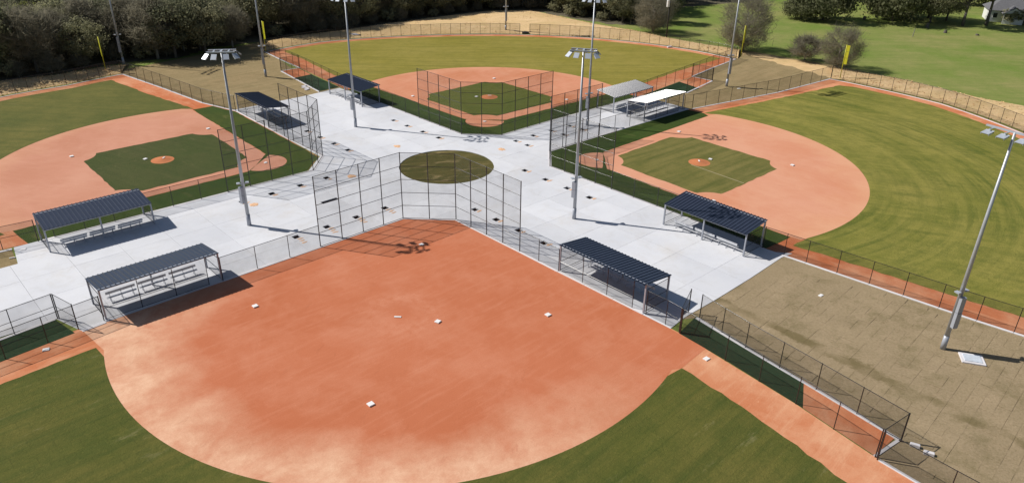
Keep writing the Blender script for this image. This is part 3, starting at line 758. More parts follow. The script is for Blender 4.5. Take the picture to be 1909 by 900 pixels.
# left field
fence('foul_fence', 'black foul fence of the left field beside the dry sod', 'fence', WL(3, foul_u(3)), group=GRP)
curb(WL(3, foul_u(3)), .32)
arc3 = arc_pts(3)
fence('outfield_fence', 'curved black outfield fence of the left field below the woods', 'fence', WL(3, arc3[:22]), group=GRP, sp_=3.2)
curb(WL(3, [(x*.994, y*.994) for x, y in arc3[:22]]), .22)
fence('foul_fence', 'black fence stub at the left edge beyond the big left dugout', 'fence', WL(3, [(-6.2, 27.8), (-5.6, 34), (-4.6, 46)]), rails=(1.2,), group=GRP)
curb(WL(3, [(-6.4, 30.2), (-5.6, 40)]), .3)

# ------------------------------------------------------------------ dugouts and benches
def roof_mesh(L, D, zf, zb):
    # trapezoidal ribs running from the field side to the plaza side
    pitch_ = .40; prof = []
    x = 0.0
    n = int(round(L/pitch_)); pitch_ = L/n
    for k in range(n):
        b = k*pitch_
        prof += [(b, 0), (b+.20, 0), (b+.20+.045, .056), (b+.20+.045+.06, .056), (b+.20+.15, 0)]
    prof.append((L, 0))
    V, F = [], []
    for (x, z) in prof: V += [(x, -.25, zf+z), (x, D+.2, zb+z)]
    for k in range(len(prof)-1): F.append((2*k, 2*k+2, 2*k+3, 2*k+1))
    b0 = len(V)
    for (x, z) in prof: V += [(x, -.25, zf-.02), (x, D+.2, zb-.02)]
    for k in range(len(prof)-1): F.append((b0+2*k, b0+2*k+1, b0+2*k+3, b0+2*k+2))
    me = bpy.data.meshes.new('roof'); me.from_pydata(V, [], F); me.materials.append(M_roof); 
    return me
bench_me = {}
def make_bench(L):
    k = round(L, 2)
    if k not in bench_me:
        s = MB().box(0, 0, .42, L, .30, .46).mesh('seat', M_alu); bk = MB().box(0, .36, .66, L, .40, .90).mesh('backrest', M_alu)
        lg = MB(); lg.tube((0, .05, .42), (0, 0, 0), .025, n=6); lg.tube((0, .28, .42), (0, .42, 0), .025, n=6); lg.tube((0, .2, .41), (0, .42, .9), .022, n=6); lg.tube((0, 0, .02), (0, .45, .02), .022, n=6)
        bench_me[k] = (s, bk, lg.mesh('leg', M_dpost))
    return bench_me[k]
DS = {(0, 0): 'lower left navy dugout', (0, 1): 'near black ribbed dugout', (1, 0): 'right field black ribbed dugout', (1, 1): 'white glinting dugout', (2, 0): 'silver glinting dugout', (2, 1): 'far left dark dugout', (3, 0): 'upper left dark dugout', (3, 1): 'middle left navy dugout'}
DL = {(0, 0): 'navy roofed dugout at lower left with its shadow on the clay', (0, 1): 'black ribbed dugout in the middle right of the near field', (1, 0): 'black ribbed dugout beside the right field and the tan sod', (1, 1): 'dugout with the bright white glinting roof',
      (2, 0): 'dugout with the silver glinting roof behind the white one', (2, 1): 'dark roofed dugout behind the far left light pole', (3, 0): 'dark roofed dugout beside the dry sod at upper left', (3, 1): 'navy roofed dugout on the left beside the pink infield'}
def dugout(i, side):
    (a0, a1, off) = DUG[i][side]; L = a1-a0
    # local frame: x along the fence, y towards the plaza
    if side == 0: o = W(i, a1, off); rz = FLD[i][1]+math.pi        # x runs back to home, y away from the field
    else: o = W(i, off, a0); rz = FLD[i][1]+math.pi/2
    D = 3.45; zf, zb = 2.95, 2.5
    root = empty('dugout', (*o, ZP), rz); tag(root, DL[(i, side)], 'dugout', 'open metal dugouts')
    link('roof', roof_mesh(L, D, zf, zb), root)
    for y, z in ((.06, zf), (D-.06, zb)):
        for x in (.08, L/2, L-.08):
            if y < 1 and abs(x-L/2) < .1 : continue
            MB().box(x-.07, y-.07, 0, x+.07, y+.07, z-.14).build('post', M_dpost, root)
        MB().box(.0, y-.06, z-.19, L, y+.06, z-.03).build('beam', M_dpost, root)
    for x in (.07, L-.07):
        b = MB(); b.tube((x, .1, .12), (x, D-.1, .12), .028, n=6); b.tube((x, .1, 1.05), (x, D-.1, 1.05), .028, n=6); b.tube((x, .1, 2.3), (x, D-.1, 2.3), .028, n=6); b.build('end_rail', M_black, root)
        MB().quad([(x+.03, .1, .05), (x+.03, D-.1, .05), (x+.03, D-.1, 2.35), (x+.03, .1, 2.35)], [(0, 0), (D, 0), (D, 2.3), (0, 2.3)]).build('end_mesh', M_chain, root)
    # field-side screen with a door gap at one end
    x0, x1 = (.1, L-1.3)
    MB().quad([(x0, .02, .05), (x1, .02, .05), (x1, .02, 2.7), (x0, .02, 2.7)], [(0, 0), (x1-x0, 0), (x1-x0, 2.65), (0, 2.65)]).build('front_mesh', M_chain, root)
    for q in range(1, 4):
        x = x0+(x1-x0)*q/3; MB().tube((x, .02, 0), (x, .02, 2.75), .034, n=6).build('screen_post', M_black, root)
    b = MB(); b.tube((x0, .02, .08), (x1, .02, .08), .022, n=6); b.tube((x0, .02, 1.1), (x1, .02, 1.1), .022, n=6); b.build('screen_rail', M_black, root)
    # benches along the plaza side
    c, s = math.cos(rz), math.sin(rz)
    nb = 3; bl = (L-2.2)/nb-.2
    for q in range(nb):
        lx, ly = 1.1+q*(bl+.25), D-.75
        e = empty('player_bench', (o[0]+c*lx-s*ly, o[1]+s*lx+c*ly, ZP), rz)
        tag(e, 'aluminium bench with backrest, %s of three under the %s' % ((['leftmost', 'middle', 'rightmost'] if (i, side) in ((0, 1), (1, 0), (2, 0), (1, 1)) else ['first', 'middle', 'last'])[q], DS[(i, side)]), 'bench', 'aluminium benches in the dugouts')
        se, bk, lg = make_bench(bl); link('seat', se, e); link('backrest', bk, e)
        for x in (.3, bl/2, bl-.3): link('leg', lg, e, (x, 0, 0))
for i in range(4):
    for sd_ in (0, 1): dugout(i, sd_)

# ------------------------------------------------------------------ light poles
POLES = [((-28.16, 72.66), 'in', 'tall grey floodlight pole on the plaza between the near and left fields', 0),
         ((6.79, 75.63), 'in', 'tall grey floodlight pole on the plaza beside the right backstop', 0),
         ((35.39, 51.34), 'single', 'tall grey floodlight pole on the tan sod at the right', R(-59)),
         ((-23.3, 106.7), 'in', 'tall grey floodlight pole on the plaza before the far left dugout', 0),
         ((10.97, 109.24), 'in', 'tall grey floodlight pole behind the right backstop', 0),
         ((37.8, 133.2), 'out', 'tall grey floodlight pole on the dry sod behind the white roof', R(38)),
         ((-74.0, 142.3), 'out', 'grey floodlight pole in front of the dark woods at far left', R(-100)),
         ((-44.9, 134.8), 'out', 'grey floodlight pole on the dry sod at upper left', R(-110)),
         ((-2.3, 179.9), 'out', 'grey floodlight pole behind the far outfield fence', R(180))]
H_P = 18.4
pole_me = MB().tube((0, 0, 0), (0, 0, H_P), .20, .095, n=16).mesh('pole', M_steel, True)
foot_me = MB().tube((0, 0, 0), (0, 0, 1.3), .225, .215, n=16).mesh('base_sleeve', M_dpost, True)
def lamp_meshes():
    h = MB(); h.box(-.34, -.30, -.09, .34, .34, .07); h.box(-.12, -.42, -.05, .12, -.30, .05)
    hm = h.mesh('floodlight', M_lampbody)
    v = MB(); v.box(-.38, -.33, .075, .38, .62, .10); v.box(-.38, .0, -.08, -.35, .60, .073); v.box(.35, .0, -.08, .38, .60, .073)
    g = MB(); g.quad([(-.32, .345, -.07), (.32, .345, -.07), (.32, .345, .06), (-.32, .345, .06)][::-1]); g.quad([(-.32, -.27, -.094), (-.32, .32, -.094), (.32, .32, -.094), (.32, -.27, -.094)])
    return hm, g.mesh('lens', M_lens), v.mesh('visor', M_lamp)
lamp_h, lamp_g, lamp_v = lamp_meshes()
# visor-type floodlight: housing tilted down, lens on the lower face
def add_lamp(root, x, y, z, yaw, tilt=R(35), k=1.0):
    o = link('floodlight', lamp_h, root, (x, y, z)); o.rotation_euler = (-tilt, 0, yaw); o.scale = (k, k, k)
    g = link('lens', lamp_g, o); link('visor', lamp_v, o)
    return o
def crossarm(root, y, z, L, yaw):
    b = MB().box(-L/2, -.07, -.06, L/2, .07, .06)
    o = b.build('crossarm', M_lamp, root); o.location = (-math.sin(yaw)*y, math.cos(yaw)*y, z); o.rotation_euler = (0, 0, yaw); return o
for k, (xy, kind, lab, yaw) in enumerate(POLES):
    root = empty('light_pole', (*xy, 0)); tag(root, lab, 'light pole', 'tall floodlight poles')
    link('pole', pole_me, root); link('base_sleeve', foot_me, root)
    def rot(x, y, a): return (x*math.cos(a)-y*math.sin(a), x*math.sin(a)+y*math.cos(a))
    if kind == 'in':
        yw = R(-12) if k != 0 else R(10)
        for y in (-.5, .5):
            crossarm(root, y, H_P, 2.6, yw)
        b = MB(); b.box(-.09, -.5, -.05, .09, .5, .05); b.box(-.75, -.5, -.04, -.62, .5, .04); b.box(.62, -.5, -.04, .75, .5, .04); o = b.build('brace', M_lamp, root); o.location = (0, 0, H_P); o.rotation_euler = (0, 0, yw)
        for (x, y, a) in ((-1.3, -.70, 140), (-.55, -.95, 172), (.55, -.95, 188), (1.35, -.65, 222), (-1.25, .75, 35), (0, .95, 0), (1.25, .75, -35)):
            px, py = rot(x, y, yw); add_lamp(root, px, py, H_P-.30, yw+R(a), R(38), .68)
    else:
        rows = ((H_P, (-1.5, -.4, .9, 2.0)),) if kind == 'single' else ((H_P, (-1.9, -.95, 0, .95, 1.9)), (H_P-1.2, (-1.9, -.95, .95, 1.9)))
        for z, xs in rows:
            crossarm(root, 0.0, z, 4.1, yaw)
            for x in xs:
                f_ = -1 if kind == 'single' else 1
                px, py = rot(x, .55*f_, yaw); add_lamp(root, px, py, z-.32, yaw+(math.pi if f_ < 0 else 0), R(10) if f_ < 0 else R(28), .78)
                b = MB().box(-.04, -.3, -.03, .04, .3, .03); o = b.build('lamp_bracket', M_lamp, root); o.location = (*rot(x, .28*f_, yaw), z-.1); o.rotation_euler = (0, 0, yaw)
    # electrical cabinet, split in two boxes, with its small bracket arm
    bz = (2.7, 4.5) if kind == 'in' else (2.3, 5.1)
    cb = MB(); cb.box(-.21, -.52, bz[0], .21, -.2, (bz[0]+bz[1])/2-.02); cb.box(-.205, -.50, (bz[0]+bz[1])/2+.02, .205, -.2, bz[1]); 
    o = cb.build('electrical_cabinet', M_dpost, root); o.rotation_euler = (0, 0, R(-35) if kind == 'in' else R(10))
    br = MB(); br.box(-.55, -.05, bz[1]+.25, .55, .05, bz[1]+.32); br.box(-.62, -.2, bz[1]+.32, -.28, .2, bz[1]+.42); br.box(.28, -.2, bz[1]+.32, .62, .2, bz[1]+.42)
    o = br.build('bracket', M_lamp, root); o.rotation_euler = (0, 0, R(25))

# ------------------------------------------------------------------ foul poles
FP = [((60.6, 140.0), 'yellow foul pole at the upper right corner of the right field', R(-40)), ((46.6, 157.0), 'yellow foul pole beside the bare tree at the far field corner', R(50)),
      ((-74.6, 136.6), 'dim yellow foul pole in front of the woods at far left', R(130)), ((-50.6, 154.0), 'yellow foul pole behind the light pole at the far left corner', R(-45))]
for xy, lab, rz in FP:
    root = empty('foul_pole', (*xy, 0), rz); tag(root, lab, 'foul pole', 'yellow foul poles')
    MB().tube((0, 0, 0), (0, 0, 6.2), .07, n=10).build('pole', M_yellow, root, True)
    for q in range(3):
        z0_ = 2.7+q*1.16
        b = MB(); b.box(.07, -.02, z0_, .62, .02, z0_+1.10); b.build('wing_panel', M_yellow, root)

# ------------------------------------------------------------------ small things
def block(name, sx, sy, sz, xy, rz, lab, cat, m_=M_white, z=0.0, group=None, bv=.02):
    me = bevel_box(sx, sy, sz, bv); me.materials.clear(); me.materials.append(m_)
    o = link(name, me, None, (*xy, z), rz); tag(o, lab, cat, group); return o
e = empty('transformer_pad', (37.0, 49.85, 0), R(-16)); tag(e, 'white concrete pad on the tan sod beside the right light pole', 'concrete pad')
me = bevel_box(1.75, 1.45, .14, .02); me.materials.clear(); me.materials.append(M_curb); link('pad', me, e)
me = bevel_box(1.3, 1.0, .05, .01); me.materials.clear(); me.materials.append(plain('pale_lid', (.55, .6, .66), .4)); link('lid', me, e, (0, 0, .138))
block('white_marker', .5, .32, .08, (28.38, 59.66), .7, 'small white slab lying alone on the tan sod', 'marker')
block('white_marker', .5, .42, .08, (15.61, 49.38), .7, 'pale base plate on the clay path beside the near right bullpen', 'marker')
block('footing_block', .62, .26, .24, (27.58, 39.53), R(-25), 'white block nearer the end of the near right bullpen', 'block', M_curb)
block('footing_block', .66, .28, .24, (28.15, 38.76), R(-25), 'white block at the foot of the corner fence post', 'block', M_curb)
block('white_marker', .5, .4, .08, W(0, 33.6, -4.6), .4, 'pale plate on the orange clay at the left edge', 'marker')
block('white_marker', .5, .4, .08, (-48.6, 66.2), .4, 'small pale plate on orange clay at far left', 'marker')
block('white_marker', .55, .12, .1, (-48.6, 64.4), .4, 'thin white strip on the brown sod patch at far left', 'marker')
block('white_marker', .6, .4, .08, (39.6, 131.6), .3, 'white slab on the dry sod near the pole shadow', 'marker')
for k, (x, y) in enumerate([(-10.5, 35.4), (-10.8, 33.9), (-10.6, 34.6), (-10.9, 33.1)]):
    block('paver_block', .9, .5, .14, W(2, x-.3*(k > 1), y), FLD[2][1]+.3, 'white paver, %s of four beside the far left bullpen curb' % ordn[k], 'paver', M_curb, group='loose pavers by the far left bullpen')
e = empty('debris_pile', (-36.0, 171.2, 0)); tag(e, 'low pile of dark boards and a pale tarp outside the far fence', 'debris pile')
b = MB(); b.box(-1.4, -.5, 0, 1.5, .5, .35); b.build('dark_boards', M_iron, e); V, F = blob(1.4, .6, .3, 4); me = bpy.data.meshes.new('tarp'); me.from_pydata(V, [], F); me.materials.append(M_curb); link('tarp', me, e, (.1, 0, .36))
block('rubble_block', 1.6, .6, .35, (2.3, 176.9), .1, 'dark bundle lying at the far outfield gate', 'bundle', M_iron)
block('rubble_block', 1.0, .5, .3, (33.2, 164.6), .4, 'pale stone lying by the far right fence curve', 'stone', M_curb)

# ------------------------------------------------------------------ sod pieces on the near right lawn
def sod():
    root = empty('sod_lawn', (30, 52, 0)); root['kind'] = 'structure'
    sw, sl_ = .92, 1.9
    V = [(-.5,-.5,0),(.5,-.5,0),(.5,.5,0),(-.5,.5,0),(-.4985,-.498,1),(.4985,-.498,1),(.4985,.498,1),(-.4985,.498,1)]
    F = [(4,5,6,7),(0,1,5,4),(1,2,6,5),(2,3,7,6),(3,0,4,7)]
    me = bpy.data.meshes.new('sod_piece'); me.from_pydata(V, [], F); me.materials.append(M_sp)
    poly = [*E_EDGE, W(1, 30.6, -6.6), W(1, 52, -4.5), W(1, 62, -6), W(0, -4, 60), W(0, -3.4, 48), W(0, -6.8, 46), W(0, -8.9, 29)]
    t = R(46.5); c, s = math.cos(t), math.sin(t); cand = []
    for a in range(-34, 35):
        off = (a % 2)*.5*sl_ + rnd.uniform(-.3, .3)
        for b in range(-18, 19):
            x, y = a*sw, b*sl_+off                        # long side across: seams run along t
            lx, ly = y, x
            ok = True
            for dx, dy in ((-.5, -.5), (.5, -.5), (.5, .5), (-.5, .5)):
                X, Y = lx+dx*sl_, ly+dy*sw
                q = (30+c*X-s*Y, 52+s*X+c*Y)
                if not inside(q, poly): ok = False
            if ok: cand.append((30+c*lx-s*ly, 52+s*lx+c*ly))
    cand.sort(key=lambda q: math.hypot(q[0]-27, q[1]-45))
    for q in cand[:300]:
        o = link('sod_piece', me, root, (q[0]-30, q[1]-52, -.006)); o.scale = (sl_-rnd.uniform(-.015, .022), sw-rnd.uniform(-.015, .022), rnd.uniform(.018, .042)); o.rotation_euler = (rnd.uniform(-.006, .006), rnd.uniform(-.006, .006), t+rnd.uniform(-.012, .012))
sod()

# ------------------------------------------------------------------ trees
def leaf_mat(name, a, b, c, rough=.8, tr_=.5):
    M, t, p = mat(name)
    o = coords(t)
    oi = N(t, 'ShaderNodeObjectInfo')
    col = mix(t, ramp(t, noise(t, o, .9, 3, .6), .35, .65), a, b)
    col = mix(t, oi.outputs['Random'], col, c)
    t.links.new(col, p.inputs['Base Color']); p.inputs['Roughness'].default_value = rough; p.inputs['Specular IOR Level'].default_value = .2
    tb = N(t, 'ShaderNodeBsdfTranslucent'); t.links.new(col, tb.inputs[0]); mx = N(t, 'ShaderNodeMixShader'); mx.inputs[0].default_value = tr_
    t.links.new(p.outputs[0], mx.inputs[1]); t.links.new(tb.outputs[0], mx.inputs[2]); t.links.new(mx.outputs[0], t.nodes['Material Output'].inputs[0])
    return M
L_dark = leaf_mat('dark_evergreen_leaves', (.135, .145, .08), (.225, .23, .125), (.185, .19, .115))
L_olive = leaf_mat('olive_leaves', (.26, .26, .14), (.345, .335, .20), (.305, .295, .18))
L_grey = leaf_mat('grey_bare_twigs', (.225, .205, .15), (.29, .27, .20), (.255, .235, .17))
L_spring = leaf_mat('fresh_yellow_green_leaves', (.22, .235, .06), (.29, .30, .09), (.25, .265, .075))
L_oak = leaf_mat('live_oak_leaves', (.13, .145, .07), (.23, .23, .12), (.17, .175, .095))
BARK = plain('grey_bark', (.13, .115, .10), .9, 0, .25, 4, .2)
BARKL = plain('pale_bark', (.26, .24, .21), .9, 0, .2, 4, .2)
def crown_mesh(name, seed, rx, rz, zc, clumps, per, ls, m_, kind='leaf', flat=.0):
    g = np.random.default_rng(seed)
    d = g.normal(size=(clumps, 3)); d /= np.linalg.norm(d, axis=1)[:, None]
    r = g.uniform(.45, 1, clumps)**.5
    cen = d*r[:, None]*np.array([rx, rx, rz]); cen[:, 2] += zc
    cen[:, 2] = np.maximum(cen[:, 2], zc-rz*.8)
    cr_ = g.uniform(.16, .34, clumps)*rx
    n = clumps*per
    p = np.repeat(cen, per, 0)+g.normal(size=(n, 3))*np.repeat(cr_, per)[:, None]*np.array([.55, .55, .42])
    a = g.normal(size=(n, 3)); a /= np.linalg.norm(a, axis=1)[:, None]
    b = g.normal(size=(n, 3)); b -= (b*a).sum(1)[:, None]*a; b /= np.linalg.norm(b, axis=1)[:, None]
    if kind == 'leaf':
        out = (p-np.array([0, 0, zc-rz*.35]))/np.array([rx, rx, rz]); out /= np.linalg.norm(out, axis=1)[:, None]
        loc_ = p-np.repeat(cen, per, 0); loc_ /= np.linalg.norm(loc_, axis=1)[:, None]+1e-6
        nn = out*.55+loc_*.75+g.normal(size=(n, 3))*.38; nn /= np.linalg.norm(nn, axis=1)[:, None]
        a = a-(a*nn).sum(1)[:, None]*nn; a /= np.linalg.norm(a, axis=1)[:, None]; b = np.cross(nn, a)
        s = g.uniform(.6, 1.25, n)*ls
        q = np.stack([p-a*s[:, None]*.5, p+b*s[:, None]*.42, p+a*s[:, None]*.5, p-b*s[:, None]*.42], 1)
    else:
        a[:, 2] = np.abs(a[:, 2])*.8+.15
        s = g.uniform(.5, 1.4, n)*ls*2.6; wd = g.uniform(.022, .06, n) if kind == 'twig' else g.uniform(.014, .034, n)
        q = np.stack([p-b*wd[:, None], p+b*wd[:, None], p+a*s[:, None]+b*wd[:, None]*.3, p+a*s[:, None]-b*wd[:, None]*.3], 1)
    V = q.reshape(-1, 3); V[:, 2] = np.maximum(V[:, 2], .05)
    me = bpy.data.meshes.new(name); me.vertices.add(len(V)); me.vertices.foreach_set('co', V.ravel().astype(np.float32))
    me.loops.add(n*4); me.loops.foreach_set('vertex_index', np.arange(n*4, dtype=np.int32))
    me.polygons.add(n); me.polygons.foreach_set('loop_start', np.arange(0, n*4, 4, dtype=np.int32)); me.polygons.foreach_set('loop_total', np.full(n, 4, np.int32))
    me.update(calc_edges=True); me.materials.append(m_); return me
def trunk_mesh(seed, h, r, spread, limbs, m_):
    rr = random.Random(seed); b = MB()
    top = Vector((rr.uniform(-.3, .3), rr.uniform(-.3, .3), h*.5)); mid = Vector((top.x*.4, top.y*.4, h*.25))
    b.tube((0, 0, -.1), mid, r, r*.75, n=8); b.tube(mid, top, r*.75, r*.5, n=8)
    for k in range(limbs):
        t = 2*math.pi*k/limbs+rr.uniform(-.4, .4); s = mid+(top-mid)*rr.uniform(.2, 1)
        e1 = s+Vector((math.cos(t)*spread*.5, math.sin(t)*spread*.5, h*rr.uniform(.10, .22))); e2 = e1+Vector((math.cos(t+.3)*spread*.45, math.sin(t+.3)*spread*.45, h*rr.uniform(.08, .22)))
        b.tube(s, e1, r*.4, r*.24, n=6, caps=False); b.tube(e1, e2, r*.24, r*.06, n=5, caps=False)
        e3 = e1+Vector((math.cos(t-.8)*spread*.3, math.sin(t-.8)*spread*.3, h*.16)); b.tube(e1, e3, r*.18, r*.05, n=5, caps=False)
    return b.mesh('trunk', m_, True)
TP = {}
def proto(key, hh, rx, m_, kind, seed, clumps, per, ls, bark=BARK, zc=None, rz=None, limbs=6):
    zc = hh*.58 if zc is None else zc; rz = hh*.42 if rz is None else rz
    TP.setdefault(key, []).append((trunk_mesh(seed, hh, hh*.028, rx*.9, limbs, bark), crown_mesh('crown', seed, rx, rz, zc, clumps, per, ls, m_, kind)))
for s_ in range(2):
    proto('dark', 11, 4.6, L_dark, 'leaf', 10+s_, 120, 70, .36)
    proto('olive', 10, 4.4, L_olive, 'leaf', 20+s_, 120, 70, .32)
    proto('grey', 10.5, 4.2, L_grey, 'twig', 30+s_, 130, 60, .46, BARKL)
    proto('oak', 9, 6.4, L_oak, 'leaf', 50+s_, 120, 54, .55, BARK, 4.6, 3.9, 8)
TALL = True
proto('tall', 14.5, 5.2, L_oak, 'leaf', 71, 90, 50, .55, BARK, 11.2, 3.0, 8)
proto('spring', 9, 2.6, L_spring, 'leaf', 41, 34, 36, .45)
proto('bare', 9.5, 4.3, L_grey, 'hair', 81, 130, 62, .50, BARKL, 4.6, 4.5)
proto('bush', 3.2, 1.9, L_olive, 'leaf', 61, 30, 34, .34, BARK, 1.5, 1.35, 4)
proto('bush', 3.4, 1.8, L_grey, 'hair', 62, 60, 50, .32, BARKL, 1.6, 1.4, 4)
def tree(key, x, y, sc_, label, group=None, v=None, name=None, cat='tree', sz=None):
    tm, cm = TP[key][rnd.randrange(len(TP[key])) if v is None else v]
    root = empty(name or {'dark': 'evergreen_tree', 'olive': 'woodland_tree', 'grey': 'bare_tree', 'oak': 'live_oak_tree', 'tall': 'live_oak_tree', 'bare': 'bare_tree', 'spring': 'leafing_tree', 'bush': 'shrub'}[key], (x, y, -.02), rnd.uniform(0, 6.28))
    root.scale = (sc_, sc_, sc_*(sz or rnd.uniform(.9, 1.12))); tag(root, label, cat, group)
    link('trunk', tm, root); link('crown', cm, root); return root
LAB = {'dark': 'dark evergreen tree in the dense woods behind the left and far fields', 'olive': 'olive green tree in the dense woods behind the left and far fields', 'grey': 'grey leafless tree in the dense woods behind the left and far fields', 'spring': 'bright yellow-green tree among the grey woods at upper left', 'bush': 'low brush at the front edge of the woods'}
front = [(-230, 92), (-125, 96), (-91, 130), (-83, 135.5), (-76, 145.5), (-68, 150), (-64.5, 160), (-57, 166), (-51, 170.5), (-38, 181), (-30, 189.5), (-19.3, 199.5), (-4, 210), (7, 211), (16, 199), (30, 193), (40, 205)]
fx = [p[0] for p in front]; fy = [p[1] for p in front]
pts_ = []
tr = random.Random(11)
def far_enough(x, y, d): return all((x-a)**2+(y-b)**2 > d*d for a, b in pts_)
tries = 0
while len(pts_) < 280 and tries < 90000:
    tries += 1
    x = tr.uniform(-190, 42); u = tr.random()**1.5
    y0 = float(np.interp(x, fx, fy)); y = y0+1.5+u*85
    if x < -.74*y-6: continue
    if far_enough(x, y, 4.0 if y < y0+22 else 6.0): pts_.append((x, y))
for (x, y) in pts_:
    q = tr.random(); y0 = float(np.interp(x, fx, fy))
    key = 'grey' if q < .42 else 'olive' if q < .84 else 'dark' if q < .965 else 'spring'
    if x > -12 and key == 'grey' and tr.random() < .5: key = 'dark'
    s = tr.uniform(.82, 1.18)
    if x > 12: s *= .9
    tree(key, x, y, s, LAB[key], 'trees of the woodland')
# brush along the foot of the woods
nb = 0
for k in range(46):
    x = -125+(160)*k/46+tr.uniform(-1, 1); y = float(np.interp(x, fx, fy))+tr.uniform(-1.6, 1.5)
    if x < -.72*y-4: continue
    tree('bush', x, y, tr.uniform(.6, 1.15), LAB['bush'], 'brush along the woods', name='shrub', cat='shrub')
for x, y, k, s_ in ((-66.5, 148.2, 'dark', 1.1), (-62.0, 152.0, 'olive', 1.05), (-69.5, 147.0, 'grey', 1.05), (-58.5, 157.5, 'grey', .8), (-64.5, 155.5, 'dark', 1.1)):
    tree(k, x, y, s_, LAB[k], 'trees of the woodland')
# single trees on the meadow
tree('bare', 48.5, 162.8, 1.15, 'tall bare grey tree behind the yellow foul pole of the far field', v=0, sz=1.05)
tree('bare', 63.2, 148.4, .86, 'bare grey tree behind the yellow foul pole of the right field', v=0, sz=1.0)
tree('bush', 58.8, 154.4, 1.45, 'small grey twiggy shrub between the two bare trees', v=1, cat='shrub')
tree('bare', 32.3, 181.6, 1.0, 'leaning bare grey tree beside the dark utility pole', v=0)
tree('dark', 26.5, 192.5, .85, 'dark broad evergreen at the edge of the meadow left of the utility pole', v=0)
tree('dark', 37.5, 193.5, .8, 'dark evergreen behind the utility pole', v=1)
tree('oak', 79.3, 201.0, 1.15, 'broad live oak casting a dark shadow in the middle of the meadow', v=0)
tree('oak', 73.8, 201.6, .72, 'smaller live oak standing left beside the broad oak', v=1)
tree('oak', 97.0, 200.5, 1.2, 'dark live oak left of the pale leaning trunk', v=1)
tree('oak', 99.5, 211.0, 1.0, 'live oak at the back of the meadow behind the dark one', v=0)
tree('olive', 106.2, 199.3, 1.0, 'olive tree with a pale trunk in front of the dark oaks', v=0)
tree('dark', 109.0, 206.0, 1.15, 'dark evergreen behind the pale trunk', v=0)
tree('olive', 112.0, 202.5, 1.0, 'pale olive tree left of the white house', v=1)
tree('tall', 119.0, 196.5, 1.0, 'tall high-crowned oak before the house, its crown above the frame', v=0)
tree('bush', 127.2, 199.6, 1.35, 'dark rounded shrub in front of the white house wall', v=0, cat='shrub')
tree('bush', 130.4, 197.6, .9, 'small shrub at the right edge beside the house', v=0, cat='shrub')
for k, (x, y) in enumerate([(46, 226), (56, 232), (66, 238), (100, 238), (112, 234), (124, 232), (136, 228), (148, 226), (84, 243), (160, 232)]):
    tree(['oak', 'dark', 'olive'][k % 3], x, y, tr.uniform(.85, 1.05), 'tree in the background row at the top of the meadow', 'background trees beyond the meadow')
# the shading branches beside the white house, and a tree outside the frame whose shadow crosses the lawn
tree('tall', 112.5, 195.5, 1.0, 'tall oak left of the house whose shadow crosses the lawn', v=0)
for k, (x, y, h, lab) in enumerate([(90.4, 202.0, .9, 'short dark stump at the edge of the oak shade'), (103.4, 186.0, .7, 'dark stump pile in the middle of the meadow'), (109.8, 183.6, .35, 'tiny stump right of the stump pile'), (102.2, 192.5, 1.1, 'brown stump in front of the pale trunk')]):
    b = MB(); b.tube((0, 0, 0), (.05, .03, h), .42, .34, n=10); o = b.build('tree_stump', BARK, None, loc=(x, y, -.02)); tag(o, lab, 'stump', 'stumps on the meadow')
b = MB(); b.tube((0, 0, 0), (.15, 0, 1.9), .1, .08, n=8); o = b.build('wooden_post', BARKL, None, loc=(93.2, 180.9, -.02)); tag(o, 'pale leaning post standing alone on the meadow', 'post')
# ------------------------------------------------------------------ utility pole
e = empty('utility_pole', (34.2, 174.2, 0)); tag(e, 'dark utility pole with a white transformer at its top', 'utility pole')
MB().tube((0, 0, 0), (0, 0, 9.2), .17, .13, n=10).build('pole', plain('creosote_wood', (.03, .026, .022), .8), e, True)
b = MB(); b.tube((-.38, -.1, 6.9), (-.38, -.1, 8.3), .34, .34, n=14); b.tube((-.38, -.1, 8.3), (-.38, -.1, 8.38), .36, .3, n=14); b.build('transformer', M_white, e)
b = MB(); b.box(-1.1, -.06, 8.8, 1.1, .06, 8.95); b.build('crossarm', BARK, e)

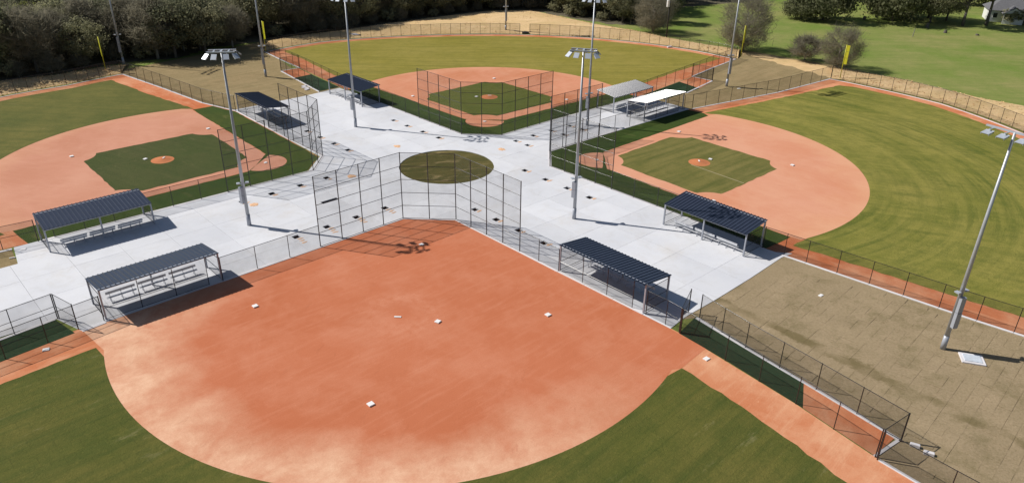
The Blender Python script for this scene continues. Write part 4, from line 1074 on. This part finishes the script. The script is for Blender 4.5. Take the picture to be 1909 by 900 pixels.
# ------------------------------------------------------------------ house at the upper right
hs = empty('house', (128.5, 204.0, 0), R(-20)); tag(hs, 'white single-storey house with grey gabled roof behind the shrubs', 'house')
HW = plain('white_siding', (.72, .72, .70), .7, 0, .04, 2); HR = plain('grey_shingle_roof', (.13, .13, .14), .85, 0, .2, 3); HG = plain('window_glass', (.03, .035, .045), .1, 0, .05, 2)
b = MB(); b.box(-5, -3.5, 0, 16, 4.5, 3.0); b.build('wall', HW, hs)
rf = MB(); z1, z2 = 2.95, 5.6
rf.quad([(-5.6, -4.2, z1), (16.6, -4.2, z1), (13, .5, z2), (-2, .5, z2)]); rf.quad([(16.6, 5.2, z1), (-5.6, 5.2, z1), (-2, .5, z2), (13, .5, z2)]); rf.quad([(-5.6, 5.2, z1), (-5.6, -4.2, z1), (-2, .5, z2)]); rf.quad([(16.6, -4.2, z1), (16.6, 5.2, z1), (13, .5, z2)])
rf.quad([(-5.6, -4.2, z1-.02), (-5.6, 5.2, z1-.02), (16.6, 5.2, z1-.02), (16.6, -4.2, z1-.02)])
rf.build('roof', HR, hs)
pg = MB(); pg.quad([(-2.2, -6.0, 2.6), (2.4, -6.0, 2.6), (.1, -6.0, 3.9)]); pg.build('porch_gable', HW, hs)
pr_ = MB(); pr_.quad([(-2.6, -6.3, 2.5), (.1, -6.3, 4.15), (.1, -.5, 4.15), (-2.6, -.5, 2.5)]); pr_.quad([(.1, -6.3, 4.15), (2.8, -6.3, 2.5), (2.8, -.5, 2.5), (.1, -.5, 4.15)]); pr_.build('porch_roof', HR, hs)
b = MB(); b.box(-2.2, -6.0, 0, 2.4, -5.9, 1.25); b.build('porch_wall', HW, hs)
for x in (-2.1, 0.1, 2.3): MB().box(x-.08, -5.98, 1.25, x+.08, -5.88, 2.6).build('porch_post', HW, hs)
for x in (-3.6, 4.6, 7.5, 10.5):
    wdw = MB().box(x-.55, -3.56, 1.0, x+.55, -3.48, 2.3).build('window', HW, hs); MB().box(x-.46, -3.60, 1.08, x+.46, -3.57, 2.22).build('pane', HG, wdw)
MB().box(-.5, -3.58, 0, .5, -3.5, 2.1).build('door', HG, hs)
o = block('storage_barrel', .8, .8, 1.1, (131.2, 199.0), .2, 'blue barrel at the right edge in front of the house', 'barrel', plain('blue_plastic', (.08, .16, .40), .4), bv=.15)
